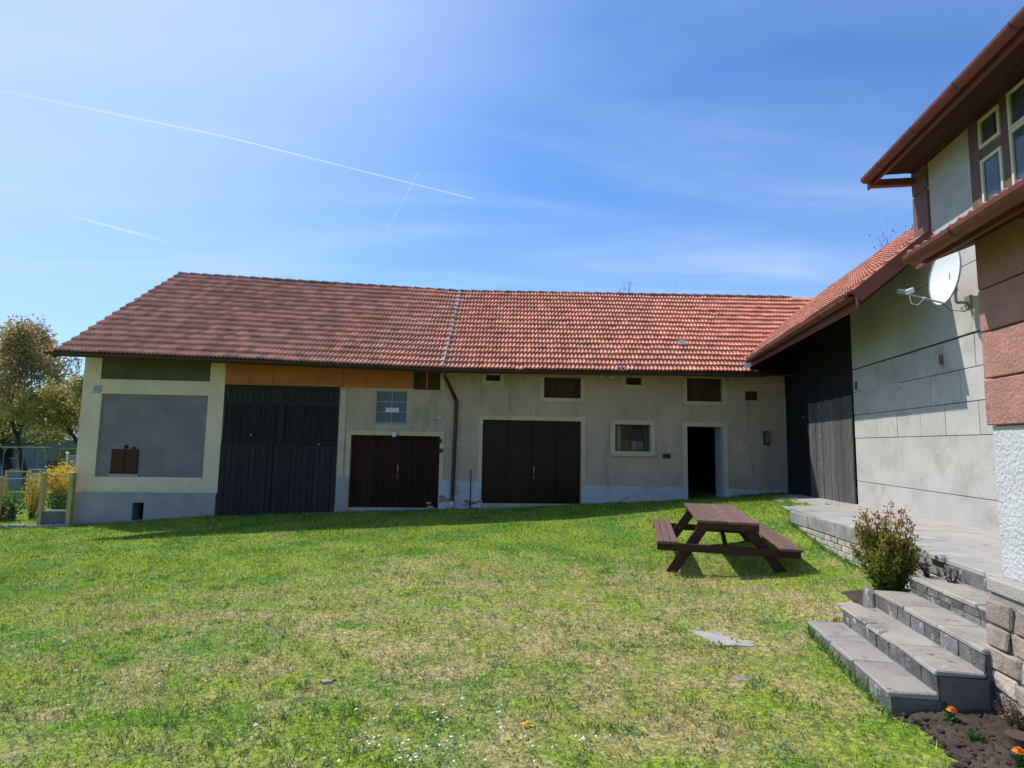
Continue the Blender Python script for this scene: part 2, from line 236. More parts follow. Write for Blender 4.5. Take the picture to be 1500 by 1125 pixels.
# ------------------------------------------------------------------ mesh builder
def tagit(o, label=None, cat=None, group=None, kind=None):
    if label: o['label'] = label
    if cat: o['category'] = cat
    if group: o['group'] = group
    if kind: o['kind'] = kind
    return o
def empty(name, loc, label, cat, group=None, rz=0.0, kind=None):
    o = bpy.data.objects.new(name, None); o.empty_display_size = .2
    o.location = loc; o.rotation_euler = (0, 0, rz); col.objects.link(o)
    o['_m'] = 0; del o['_m']
    return tagit(o, label, cat, group, kind)
def wmat(o):
    m = Matrix.LocRotScale(o.location, o.rotation_euler, o.scale)
    return wmat(o.parent) @ m if o.parent else m
class MB:
    def __init__(s, F=FW): s.v = []; s.f = []; s.F = F; s.rn = []
    def add(s, vs, fs, rnd=None):
        k = len(s.v); s.v += [tuple(v) for v in vs]; s.f += [tuple(i+k for i in f) for f in fs]
        if rnd is not None: s.rn += [rnd]*len(vs)
        return s
    def box(s, x0, x1, y0, y1, z0, z1, b=0.0, j=0.0):
        if x0 > x1: x0, x1 = x1, x0
        if y0 > y1: y0, y1 = y1, y0
        if z0 > z1: z0, z1 = z1, z0
        if b <= 0:
            vs = [(x, y, z) for x in (x0, x1) for y in (y0, y1) for z in (z0, z1)]
            fs = [(0, 1, 3, 2), (4, 6, 7, 5), (0, 4, 5, 1), (2, 3, 7, 6), (0, 2, 6, 4), (1, 5, 7, 3)]
            return s.add(vs, fs)
        b = min(b, (x1-x0)*.45, (y1-y0)*.45, (z1-z0)*.45)
        # chamfered box: 24 verts
        vs = []; idx = {}
        X = (x0, x1); Y = (y0, y1); Z = (z0, z1); sg = (1, -1)
        for i in (0, 1):
            for jx in (0, 1):
                for k in (0, 1):
                    dx = random.uniform(-j, j); dy = random.uniform(-j, j); dz = random.uniform(-j, j)
                    px, py, pz = X[i]+dx, Y[jx]+dy, Z[k]+dz
                    for ax in range(3):
                        q = [px, py, pz]
                        for a2, sgn in ((0, sg[i]), (1, sg[jx]), (2, sg[k])):
                            if a2 != ax: q[a2] += sgn*b
                        idx[(i, jx, k, ax)] = len(vs); vs.append(q)
        fs = []
        for ax in range(3):
            o1, o2 = [a for a in range(3) if a != ax]
            for side in (0, 1):
                loop = []
                for (u, w) in ((0, 0), (1, 0), (1, 1), (0, 1)):
                    c = [0, 0, 0]; c[ax] = side; c[o1] = u; c[o2] = w; loop.append(idx[(*c, ax)])
                fs.append(loop)
        for ax in range(3):            # edges parallel to ax
            o1, o2 = [a for a in range(3) if a != ax]
            for u in (0, 1):
                for w in (0, 1):
                    c0 = [0, 0, 0]; c1 = [0, 0, 0]; c0[o1] = c1[o1] = u; c0[o2] = c1[o2] = w; c1[ax] = 1
                    fs.append([idx[(*c0, o1)], idx[(*c1, o1)], idx[(*c1, o2)], idx[(*c0, o2)]])
        for i in (0, 1):
            for jx in (0, 1):
                for k in (0, 1): fs.append([idx[(i, jx, k, a)] for a in range(3)])
        return s.add(vs, fs)
    def prism(s, poly, ax, a0, a1):
        # poly: list of 2-tuples in the two other axes, extruded along ax
        n = len(poly); vs = []
        for a in (a0, a1):
            for p in poly:
                q = list(p); q.insert(ax, a); vs.append(q)
        fs = [tuple(range(n)), tuple(range(2*n-1, n-1, -1))]+[(i, (i+1) % n, (i+1) % n+n, i+n) for i in range(n)]
        return s.add(vs, fs)
    def tube(s, pts, r, n=8, cap=True, rnd=None):
        pts = [Vector(p) for p in pts]; rs = r if isinstance(r, (list, tuple)) else [r]*len(pts); vs = []; fs = []
        for i, p in enumerate(pts):
            d = (pts[min(i+1, len(pts)-1)]-pts[max(i-1, 0)]).normalized()
            a = d.orthogonal().normalized() if i == 0 else (a-d*a.dot(d)).normalized()
            b = d.cross(a)
            for k in range(n):
                t = 2*math.pi*k/n; vs.append(p+(a*math.cos(t)+b*math.sin(t))*rs[i])
        for i in range(len(pts)-1):
            for k in range(n): fs.append((i*n+k, i*n+(k+1) % n, (i+1)*n+(k+1) % n, (i+1)*n+k))
        if cap: fs += [tuple(range(n-1, -1, -1)), tuple(range((len(pts)-1)*n, len(pts)*n))]
        return s.add(vs, fs, rnd)
    def bar(s, p0, p1, w, t, up=(0, 0, 1)):
        p0 = Vector(p0); p1 = Vector(p1); d = (p1-p0).normalized(); u = Vector(up); sd = d.cross(u).normalized(); u = sd.cross(d)
        vs = [p+sd*(x*w/2)+u*(y*t/2) for p in (p0, p1) for x, y in ((-1, -1), (1, -1), (1, 1), (-1, 1))]
        return s.add(vs, [(0, 1, 2, 3), (7, 6, 5, 4), (0, 4, 5, 1), (1, 5, 6, 2), (2, 6, 7, 3), (3, 7, 4, 0)])
    def build(s, name, m, parent=None, label=None, cat=None, group=None, kind=None, smooth=False, fix=True):
        W = s.F
        V = np.array(s.v, float); A4 = np.array(W)
        V = V @ A4[:3, :3].T + A4[:3, 3]
        loc = Vector((0, 0, 0))
        if parent is not None:
            I = np.array(wmat(parent).inverted()); V = V @ I[:3, :3].T + I[:3, 3]
        lo, hi = V.min(0), V.max(0); c = (lo+hi)/2
        if parent is None: c[2] = lo[2]
        V = V-c
        me = bpy.data.meshes.new(name); me.from_pydata(V.tolist(), [], s.f); 
        if fix:
            bm = bmesh.new(); bm.from_mesh(me); bmesh.ops.recalc_face_normals(bm, faces=bm.faces); bm.to_mesh(me); bm.free()
        if s.rn:
            at = me.attributes.new('rnd', 'FLOAT', 'POINT'); at.data.foreach_set('value', s.rn)
        if smooth: me.shade_smooth()
        me.materials.append(m)
        o = bpy.data.objects.new(name, me); col.objects.link(o); o.parent = parent; o.location = Vector(c)
        return tagit(o, label, cat, group, kind)
def npmesh(name, V, Fc, m, rnd=None, parent=None, label=None, cat=None, group=None, kind=None, smooth=False, nrm=None, origin=None):
    """V (n,3) world, Fc (m,k) index array"""
    V = np.asarray(V, np.float64)
    if parent is not None:
        I = np.array(wmat(parent).inverted()); V = V @ I[:3, :3].T + I[:3, 3]; c = np.zeros(3)
    else:
        lo, hi = V.min(0), V.max(0); c = (lo+hi)/2; c[2] = lo[2]
    V = V-c
    me = bpy.data.meshes.new(name); n, k = Fc.shape
    me.vertices.add(len(V)); me.vertices.foreach_set('co', V.astype(np.float32).ravel())
    me.loops.add(n*k); me.loops.foreach_set('vertex_index', Fc.astype(np.int32).ravel())
    me.polygons.add(n); me.polygons.foreach_set('loop_start', np.arange(0, n*k, k, dtype=np.int32))
    me.update(calc_edges=True)
    if rnd is not None:
        at = me.attributes.new('rnd', 'FLOAT', 'POINT'); at.data.foreach_set('value', np.asarray(rnd, np.float32))
    me.shade_smooth() if smooth else me.shade_flat()
    me.materials.append(m)
    o = bpy.data.objects.new(name, me); col.objects.link(o); o.parent = parent; o.location = Vector(c)
    return tagit(o, label, cat, group, kind)
# ------------------------------------------------------------------ ground height field (thin plate spline)
def ho(o, a): return o*HO[0]+a*HA[0], o*HO[1]+a*HA[1]
CP = [(0, 0, -1.7), (0, 3.2, -1.7), (-2.6, 3.1, -1.72), (-5, 3, -1.8), (2.0, 2.6, -1.7), (2.5, 4.1, -1.70), (2.7, 5.4, -1.64),
      (0, 6, -1.68), (-3, 7, -1.76), (-6.5, 7, -1.9), (-7, 10.5, -2.0), (-11, 11.5, -2.13), (-3, 11, -1.8), (1.5, 11.5, -1.60), (0, 9, -1.68),
      (2.3, 8.2, -1.66), (3.3, 7.9, -1.63), (3.2, 10.2, -1.52),
      (-10.53, 14.1, -2.13), (-7.23, 14.33, -1.90), (-4.37, 14.5, -1.78), (-1.84, 14.7, -1.69), (1.81, 15, -1.53), (5.0, 15.2, -1.37), (7.3, 15.35, -1.18),
      (4.73, 9.84, -1.21), (4.60, 9.4, -1.26), (4.3, 7.58, -1.42), (4.17, 6.9, -1.44), (5.0, 11.0, -1.08), (6, 11.5, -1.09), (6.3, 13, -1.14), (4.5, 12.5, -1.24),
      (3.25, 5.9, -1.50), (-13, 14, -2.2), (-18, 17, -2.25), (-15, 25, -2.3), (-30, 40, -2.6), (-60, 60, -3), (0, 40, -1.9), (30, 40, -2), (20, 10, -1.3), (-20, 0, -2.1), (0, -15, -1.8), (15, -10, -1.7), (60, 60, -2.5), (-60, -20, -2.6), (60, -20, -2)]
CPa = np.array(CP); 
def _U(r2): return np.where(r2 > 1e-9, r2*np.log(np.maximum(r2, 1e-9)), 0)
_d = ((CPa[:, None, :2]-CPa[None, :, :2])**2).sum(-1); _n = len(CPa)
_K = np.zeros((_n+3, _n+3)); _K[:_n, :_n] = _U(_d)+np.eye(_n)*.6; _K[:_n, _n] = 1; _K[:_n, _n+1:] = CPa[:, :2]; _K[_n, :_n] = 1; _K[_n+1:, :_n] = CPa[:, :2].T
_w = np.linalg.solve(_K, np.concatenate([CPa[:, 2], np.zeros(3)]))
def ghn(x, y):
    x = np.clip(np.asarray(x, float), -62, 62); y = np.clip(np.asarray(y, float), -22, 62)
    r = _w[_n]+_w[_n+1]*x+_w[_n+2]*y
    for i in range(_n): r = r+_w[i]*_U((x-CPa[i, 0])**2+(y-CPa[i, 1])**2)
    r = r+.008*np.sin(x*2.1+1.3*np.sin(y*1.7))*np.cos(y*2.6+.7*x)+.004*np.sin(x*7.3+y*3.1)
    return np.clip(r, -3.4, -1.04)
def gh(x, y): return float(ghn(x, y))
xs = np.unique(np.concatenate([np.linspace(-62, -14, 33), np.arange(-14, 9, .22), np.linspace(9, 62, 30), [-4000, -900, -200, 200, 900, 4000]]))
ys = np.unique(np.concatenate([np.linspace(-22, 1, 14), np.arange(1, 17, .22), np.linspace(17, 62, 30), [-4000, -900, -150, 200, 900, 4000]]))
GX, GY = np.meshgrid(xs, ys); GZ = ghn(GX, GY)
far = (np.abs(GX) > 100) | (np.abs(GY) > 100); GZ[far] = -3.2
V = np.stack([GX, GY, GZ], -1).reshape(-1, 3); nx, ny = len(xs), len(ys)
ii, jj = np.meshgrid(np.arange(nx-1), np.arange(ny-1)); q = (jj*nx+ii).ravel(); Fc = np.stack([q, q+1, q+nx+1, q+nx], -1)
# lawn colour shared by the ground and the blades
def lawnmat(name, blades):
    m = bpy.data.materials.new(name); m.use_nodes = True; t = m.node_tree; b = t.nodes['Principled BSDF']
    g = N(t, 'ShaderNodeNewGeometry')
    def noise(s, det=5, ro=.6, off=0.0):
        mp = N(t, 'ShaderNodeMapping'); mp.inputs['Scale'].default_value = (1, 1, 0); mp.inputs['Location'].default_value = (off, off*1.7, 0)
        L(t, g.outputs['Position'], mp.inputs[0])
        n = N(t, 'ShaderNodeTexNoise'); n.inputs['Scale'].default_value = s; n.inputs['Detail'].default_value = det; n.inputs['Roughness'].default_value = ro
        L(t, mp.outputs[0], n.inputs['Vector']); return n.outputs[0]
    def rng_(x, a, b_, c=0, d=1):
        r = N(t, 'ShaderNodeMapRange'); r.inputs[1].default_value = a; r.inputs[2].default_value = b_; r.inputs[3].default_value = c; r.inputs[4].default_value = d; L(t, x, r.inputs[0]); return r.outputs[0]
    def mix(f, a, b_):
        mx = N(t, 'ShaderNodeMix', data_type='RGBA')
        if isinstance(f, float): mx.inputs['Factor'].default_value = f
        else: L(t, f, mx.inputs['Factor'])
        for nm, c in (('A', a), ('B', b_)):
            if isinstance(c, tuple): mx.inputs[nm].default_value = (*c, 1)
            else: L(t, c, mx.inputs[nm])
        return mx.outputs['Result']
    big = noise(.42, 4, .55, 3.1); mid = noise(2.3, 5, .65, 7.7); fin = noise(11, 3, .6, 1.2)
    # dryness is greatest in the trodden middle of the lawn
    sp = N(t, 'ShaderNodeSeparateXYZ'); L(t, g.outputs['Position'], sp.inputs[0])
    dx = M(t, 'MULTIPLY', M(t, 'ADD', sp.outputs[0], -.2), .22); dy = M(t, 'MULTIPLY', M(t, 'ADD', sp.outputs[1], -5.6), .36)
    rr = M(t, 'ADD', M(t, 'MULTIPLY', dx, dx), M(t, 'MULTIPLY', dy, dy))
    cen = rng_(rr, 0, 2.6, .135, -.04)
    dry = M(t, 'ADD', M(t, 'ADD', M(t, 'MULTIPLY', big, .40), M(t, 'MULTIPLY', mid, .75)), cen)
    dryf = rng_(dry, .58, .80)
    green = mix(rng_(fin, .35, .65), (.22, .345, .040), (.375, .45, .064))
    green = mix(rng_(noise(.9, 3, .5, 11.0), .45, .7), green, (.13, .30, .038))
    straw = mix(rng_(fin, .4, .62), (.56, .47, .24), (.42, .38, .15))
    cur = mix(dryf, green, straw)
    vv = N(t, 'ShaderNodeMix', data_type='RGBA', blend_type='MULTIPLY'); vv.inputs['Factor'].default_value = 1; L(t, cur, vv.inputs['A'])
    sp1 = mix(rng_(noise(17, 4, .7, 5.5), .36, .62), (.50, .54, .58), (1.30, 1.24, 1.15)); L(t, sp1, vv.inputs['B']); cur = vv.outputs['Result']
    cur = mix(M(t, 'MULTIPLY', rng_(noise(6.5, 4, .7, 21.0), .60, .68), .7), cur, (.30, .34, .20))
    if blades:
        at = N(t, 'ShaderNodeAttribute', attribute_name='rnd')
        hs = N(t, 'ShaderNodeHueSaturation'); L(t, cur, hs.inputs['Color']); L(t, rng_(at.outputs['Fac'], 0, 1, .45, 1.65), hs.inputs['Value']); L(t, rng_(at.outputs['Fac'], 0, 1, .515, .485), hs.inputs['Hue'])
        cur = hs.outputs[0]
        L(t, cur, b.inputs['Base Color']); b.inputs['Roughness'].default_value = .55; b.inputs['Specular IOR Level'].default_value = .25
        tl = N(t, 'ShaderNodeBsdfTranslucent'); L(t, cur, tl.inputs['Color']); mx = N(t, 'ShaderNodeMixShader'); mx.inputs[0].default_value = .45
        L(t, b.outputs[0], mx.inputs[1]); L(t, tl.outputs[0], mx.inputs[2]); L(t, mx.outputs[0], t.nodes['Material Output'].inputs['Surface'])
    else:
        thatch = mix(rng_(noise(30, 3, .7), .4, .6), (.6, .6, .6), (1, 1, 1))
        mu = N(t, 'ShaderNodeMix', data_type='RGBA', blend_type='MULTIPLY'); mu.inputs['Factor'].default_value = 1; L(t, cur, mu.inputs['A']); L(t, thatch, mu.inputs['B'])
        L(t, mu.outputs['Result'], b.inputs['Base Color']); b.inputs['Roughness'].default_value = .95; b.inputs['Specular IOR Level'].default_value = .1
        bn = N(t, 'ShaderNodeBump'); bn.inputs['Strength'].default_value = .8; bn.inputs['Distance'].default_value = .03; L(t, noise(34, 4), bn.inputs['Height']); L(t, bn.outputs[0], b.inputs['Normal'])
    return m
npmesh('ground', V, Fc, lawnmat('lawn_soil', False), kind='structure', smooth=True)
# ================================================================== BARN
barn = empty('barn', (float(BT[0]*-.8+BN[0]*BD), float(BT[1]*-.8+BN[1]*BD), -1.75), 'long low barn with red tiled roof, dark gates and shaded grey front across the lawn', 'barn', rz=BZ)
S0, S1 = -9.55, 10.8; TOPH = 2.05; DB = BD+6.0
def rect(l, r, t, b_, d=BD):
    """pixel box on the front -> s0, s1, h0, h1"""
    s0 = bp(l, (t+b_)/2, d)[0]; s1 = bp(r, (t+b_)/2, d)[0]; h1 = bp((l+r)/2, t, d)[1]; h0 = bp((l+r)/2, b_, d)[1]
    return s0, s1, h0, h1
def wall_cells(F, holes, x0, x1, z0, z1, y0, y1, name, m, parent, axis_swap=False):
    X = sorted({x0, x1, *[min(max(v, x0), x1) for h in holes for v in h[:2]]}); Z = sorted({z0, z1, *[min(max(v, z0), z1) for h in holes for v in h[2:]]})
    mb = MB(F)
    def inside(x, z): return any(h[0] < x < h[1] and h[2] < z < h[3] for h in holes)
    vid = {}
    def vtx(x, y, z):
        k = (round(x, 5), round(y, 5), round(z, 5))
        if k not in vid: vid[k] = len(mb.v); mb.v.append(k)
        return vid[k]
    n, k_ = len(X)-1, len(Z)-1
    solid = [[not inside((X[i]+X[i+1])/2, (Z[j]+Z[j+1])/2) for j in range(k_)] for i in range(n)]
    P = (lambda a, y, z: (y, a, z)) if axis_swap else (lambda a, y, z: (a, y, z))
    for i in range(n):
        for j in range(k_):
            if not solid[i][j]: continue
            a0, a1, b0, b1 = X[i], X[i+1], Z[j], Z[j+1]
            for y in (y0, y1): mb.f.append(tuple(vtx(*P(a, y, z)) for a, z in ((a0, b0), (a1, b0), (a1, b1), (a0, b1))))
            for (di, dj, e) in ((-1, 0, ((a0, b0), (a0, b1))), (1, 0, ((a1, b0), (a1, b1))), (0, -1, ((a0, b0), (a1, b0))), (0, 1, ((a0, b1), (a1, b1)))):
                ii_, jj_ = i+di, j+dj
                if not (0 <= ii_ < n and 0 <= jj_ < k_) or not solid[ii_][jj_]:
                    (p, q), (p2, q2) = e; mb.f.append((vtx(*P(p, y0, q)), vtx(*P(p2, y0, q2)), vtx(*P(p2, y1, q2)), vtx(*P(p, y1, q))))
    return mb.build(name, m, parent)
# openings in the front
gate = rect(331, 500, 566, 752); gate = (bp(323, 660)[0], bp(494, 660)[0], -1.95, bp(415, 565)[1])
g2 = rect(512, 643, 638, 744); g3 = rect(706, 851, 616, 738)
dr = rect(1007, 1060, 625, 733); win = rect(901, 953, 622, 661); win2 = rect(551, 596, 573, 619)
u1 = rect(712, 733, 549, 558); u2 = rect(797, 851, 553, 583); u3 = rect(917, 940, 553, 564); u4 = rect(1006, 1058, 554, 588)
hatch = rect(161, 202, 658, 694); vent = rect(194, 211, 736, 762)
sL = gate[0]-.002                                    # right edge of the cream bay
bigtop = bp(415, 533)[1]
holes = [gate, g2, g3, dr, win, win2, u1, u2, u3, u4, vent, hatch]
wall_cells(FB, [h for h in holes], sL, S1, -2.6, TOPH, BD, BD+.45, 'front_wall', MT['render'], barn)
# left bay: recessed panels behind cream bands
pg = rect(146, 304, 578, 699); pg = (bp(144, 640)[0], bp(301, 640)[0], pg[2], pg[3]); po = rect(149, 309, 527, 557)
wall_cells(FB, [hatch, vent], S0, sL, -2.6, 2.0, BD+.03, BD+.45, 'bay_wall', MT['panel'], barn, )
wall_cells(FB, [pg, (po[0], po[1], po[2], 3.0)], S0-.02, sL, bp(210, 721)[1], 2.0, BD-.012, BD+.03, 'cream_band', MT['cream'], barn)
mb = MB(FB); mb.box(po[0]+.001, po[1]-.001, BD+.02, BD+.0295, po[2]+.001, 2.0); mb.build('olive_panel', MT['olive'], barn)
wall_cells(FB, [vent], S0-.03, sL-.03, -2.6, bp(210, 721)[1], BD-.03, BD+.028, 'plinth', MT['plinth'], barn)
mb = MB(FB); mb.box(S0+.03, S0+.4, BD+.03, DB, -2.6, 2.0); mb.v = [(x, y, z) for x, y, z in mb.v]; mb.build('side_wall', MT['cream'], barn)
mb = MB(FB); mb.box(S0+.4, S1, DB-.4, DB, -2.6, 2.0); mb.build('rear_wall', MT['render'], barn)
mb = MB(FB); mb.prism([(BD+.45, 1.98), (DB, 1.98), ((BD+DB)/2-.3, 4.3)], 0, S0+.05, S0+.35); mb.build('gable', MT['brownwood'], barn)
mb = MB(FB); mb.box(S0+.4, S1, BD+.45, DB-.4, -1.75, -1.55); mb.build('floor', MT['dark'], barn)
for (a, b_) in ((sL-.05, sL), (-3.3, -3.25), (-.2, -.12), (3.3, 3.36), (5.5-.0, 5.56)):
    pass
mb = MB(FB); mb.box(S0+.4, S1, BD+.46, DB-.4, 2.0, 2.08); mb.build('loft_floor', MT['dark'], barn)
for x in (-6.6, -3.0, -.2, 3.3, 7.2): MB(FB).box(x, x+.1, BD+.455, DB-.41, -1.55, 1.99).build('inner_wall', MT['dark'], barn)
# hatch, with a ledge and two hinge blocks
hb = MB(FB); hb.box(hatch[0]-.02, hatch[1]+.02, BD+.04, BD+.09, hatch[2]-.01, hatch[3]+.01); h_ = hb.build('hatch', MT['hatch'], barn)
hm = (hatch[0]+hatch[1])/2
for a, b_ in ((hatch[0]+.01, hm-.012), (hm+.012, hatch[1]-.01)):
    MB(FB).box(a, b_, BD+.02, BD+.045, hatch[2]+.02, hatch[3]-.02, .006).build('leaf', MT['hatch'], h_)
MB(FB).box(hatch[0]-.01, hatch[1]+.02, BD-.005, BD+.035, hatch[2]-.07, hatch[2]-.012, .005).build('sill', MT['plinth'], h_)
for x in (hm-.02, hm+.17): MB(FB).box(x, x+.07, BD-.01, BD+.03, hatch[3]+.012, hatch[3]+.08+(.02 if x < hm else -.02), .006).build('hinge_block', MT['black'], h_)
MB(FB).box(vent[0]+.002, vent[1]-.002, BD+.3, BD+.34, vent[2]-.05, vent[3]-.001).build('cellar_vent', MT['dark'], barn)
sq = rect(138, 149, 565, 576); MB(FB).box(sq[0], sq[1], BD-.03, BD-.0125, sq[2], sq[3], .004).build('junction_cover', MT['plinth'], barn)
# orange boards above the gate
ob0, ob1 = bp(332, 550)[0], bp(604, 552)[0]; oh0, oh1 = bp(470, 566)[1], 2.03
n_ob = 8
for i in range(n_ob):
    a = ob0+(ob1-ob0)*i/n_ob; b_ = ob0+(ob1-ob0)*(i+1)/n_ob
    MB(FB).box(a+.003, b_-.003, BD-.05, BD-.012, oh0, oh1, .004, .002).build('orange_board', MT['orange'], barn)
lv = rect(606, 645, 546, 571); f_ = MB(FB)
f_.box(lv[0], lv[1], BD-.03, BD-.005, lv[2], 2.03); f_ = f_.build('loft_hatch', MT['brownwood'], barn)
for x in (lv[0]+.02, (lv[0]+lv[1])/2-.02, lv[1]-.06): MB(FB).box(x, x+.05, BD-.05, BD-.031, lv[2]+.02, 2.0, .003).build('batten', MT['orange'] if x > lv[0]+.1 and x < lv[1]-.1 else MT['brownwood'], f_)
# pale strip beside the gate
MB(FB).box(bp(499, 620)[0]-.02, bp(505, 620)[0]+.02, BD-.02, BD-.002, bp(500, 699)[1], bp(500, 571)[1], .004).build('pilaster', MT['frame'], barn)
# the big dark gate
G = MB(FB); s0, s1, h0, h1 = gate; hm1 = bp(415, 650)[1]; hm2 = bp(415, 592)[1]
G.box(s0-.02, s1+.01, BD+.075, BD+.11, h0, h1)
gt = G.build('big_gate', MT['gate'], barn, label='dark double gate of upright boards with slatted upper half')
n = 20; w = (s1-s0)/n
xsplit = bp(402, 700)[0]
for i in range(n):
    a = s0+i*w; j = random.uniform(-.006, .006)
    MB(FB).box(a+.004, a+w-.004, BD+.02+j, BD+.07, hm2, h1-.002, .004, .002).build('upper_board', MT['gate'], gt)
    lowy = BD+.0+(-.03 if (a+w/2) < xsplit else 0)
    bot = -1.78+.005*(i-n)+random.uniform(-.015, .015)
    MB(FB).box(a+.004, a+w-.004, lowy+j, lowy+.035+j, bot, hm1+(.0 if (a+w/2) < xsplit else -.02), .004, .002).build('lower_board', MT['gate'], gt)
ns = 46
for i in range(ns):
    a = s0+(s1-s0)*(i+.5)/ns
    if abs(a-(s0+s1)/2) < .1 or a-s0 < .12 or s1-a < .12: continue
    MB(FB).box(a-.020, a+.020, BD+.045, BD+.07, hm1+.05, hm2-.03).build('slat', MT['gate'], gt)
for (zz, hh) in ((hm1, .05), (hm2-.03, .04), (h1-.08, .06)): MB(FB).box(s0, s1, BD+.01, BD+.05, zz, zz+hh, .004).build('rail', MT['gate'], gt)
MB(FB).box((s0+s1)/2-.09, (s0+s1)/2+.07, BD+.0, BD+.04, hm1+.06, hm2-.04, .004).build('centre_stile', MT['gate'], gt)
for px_, py_ in ((368, 637), (467, 651)):
    a, z = bp(px_, py_); MB(FB).box(a-.015, a+.015, BD-.03, BD+.0, z-.015, z+.015, .004).build('latch', MT['zinc'], gt)
# concrete sill under the gates following the ground
sill = MB(FB)
for (a0, a1, za, zb) in ((sL-.15, -3.25, -1.93, -1.76), (-3.25, .3, -1.74, -1.66), (.3, 2.9, -1.62, -1.54)):
    pts = [(a0, BD-.16), (a1, BD-.16), (a1, BD+.3), (a0, BD+.3)]
    vs = [(x, y, -2.5) for x, y in pts]+[(pts[0][0], pts[0][1], za), (pts[1][0], pts[1][1], zb), (pts[2][0], pts[2][1], zb), (pts[3][0], pts[3][1], za)]
    sill.add(vs, [(0, 1, 2, 3), (4, 5, 6, 7), (0, 1, 5, 4), (1, 2, 6, 5), (2, 3, 7, 6), (3, 0, 4, 7)])
sill.build('threshold', MT['coping'], barn)
def frame(h, w, m, name, parent, sides='lrtb', y0=-.02, y1=.0, dz=0):
    f = MB(FB); s0, s1, h0, h1 = h
    top = h1+(w if 't' in sides else 0)
    if 'l' in sides: f.box(s0-w, s0-.002, BD+y0, BD+y1-.001, h0-dz, top)
    if 'r' in sides: f.box(s1+.002, s1+w, BD+y0, BD+y1-.001, h0-dz, top)
    if 't' in sides: f.box(s0-.002, s1+.002, BD+y0, BD+y1-.001, h1+.002, h1+w)
    if 'b' in sides: f.box(s0-w, s1+w, BD+y0-.01, BD+y1-.001, h0-w, h0-dz-.002)
    return f.build(name, m, parent)
def planks(h, n, m, parent, y0, th=.03, name='plank', z0=None):
    s0, s1, h0, h1 = h; w = (s1-s0)/n
    for i in range(n):
        j = random.uniform(-.004, .004)
        MB(FB).box(s0+i*w+.003, s0+(i+1)*w-.003, BD+y0+j, BD+y0+th+j, (z0 or h0), h1-.003, .003).build(name, m, parent)
# brown double garage door
fl2 = -1.66; g2 = (g2[0], g2[1], fl2, g2[3]); D2 = frame((g2[0], g2[1], -1.05, g2[3]), .11, MT['frame'], 'garage_door', barn, 'lrt')
mb = MB(FB); mb.box(g2[0], g2[1], BD+.17, BD+.2, -1.9, g2[3]); mb.build('backing', MT['garage'], D2)
planks(g2, 16, MT['garage'], D2, .11)
# glossy door
g3 = (g3[0], g3[1], -1.53, g3[3]); D3 = frame((g3[0], g3[1], -1.15, g3[3]), .11, MT['frame'], 'garage_door', barn, 'lrt')
mb = MB(FB); mb.box(g3[0], g3[1], BD+.15, BD+.18, -1.9, g3[3]); mb.build('backing', MT['gloss'], D3)
np3 = 4
for i in range(np3):
    w = (g3[1]-g3[0])/np3
    MB(FB).box(g3[0]+i*w+.003, g3[0]+(i+1)*w-.003, BD+.10, BD+.14, g3[2], g3[3]-.003, .005).build('door_panel', MT['gloss'], D3)
for D_, g_, yy_ in ((D2, g2, .11), (D3, g3, .10)):
    mid = (g_[0]+g_[1])/2
    MB(FB).box(mid+.05, mid+.08, BD+yy_-.03, BD+yy_-.006, -.75, -.58, .004).build('handle', MT['galv'], D_)
    MB(FB).box(mid+.035, mid+.095, BD+yy_-.012, BD+yy_-.0055, -.95, -.80, .002).build('lock_plate', MT['gutterd'], D_)
# open doorway
dr = (dr[0], dr[1], -1.38, dr[3]); D4 = frame((dr[0], dr[1], -1.2, dr[3]), .12, MT['frame'], 'doorway', barn, 'lrt')
MB(FB).box(dr[1]-.055, dr[1]-.004, BD+.01, BD+.40, dr[2]-.3, dr[3]-.002, .003).build('door_lining', MT['plinth'], D4)
MB(FB).box(dr[0], dr[1], BD-.08, BD+.44, -1.8, dr[2]).build('door_step', MT['coping'], D4)
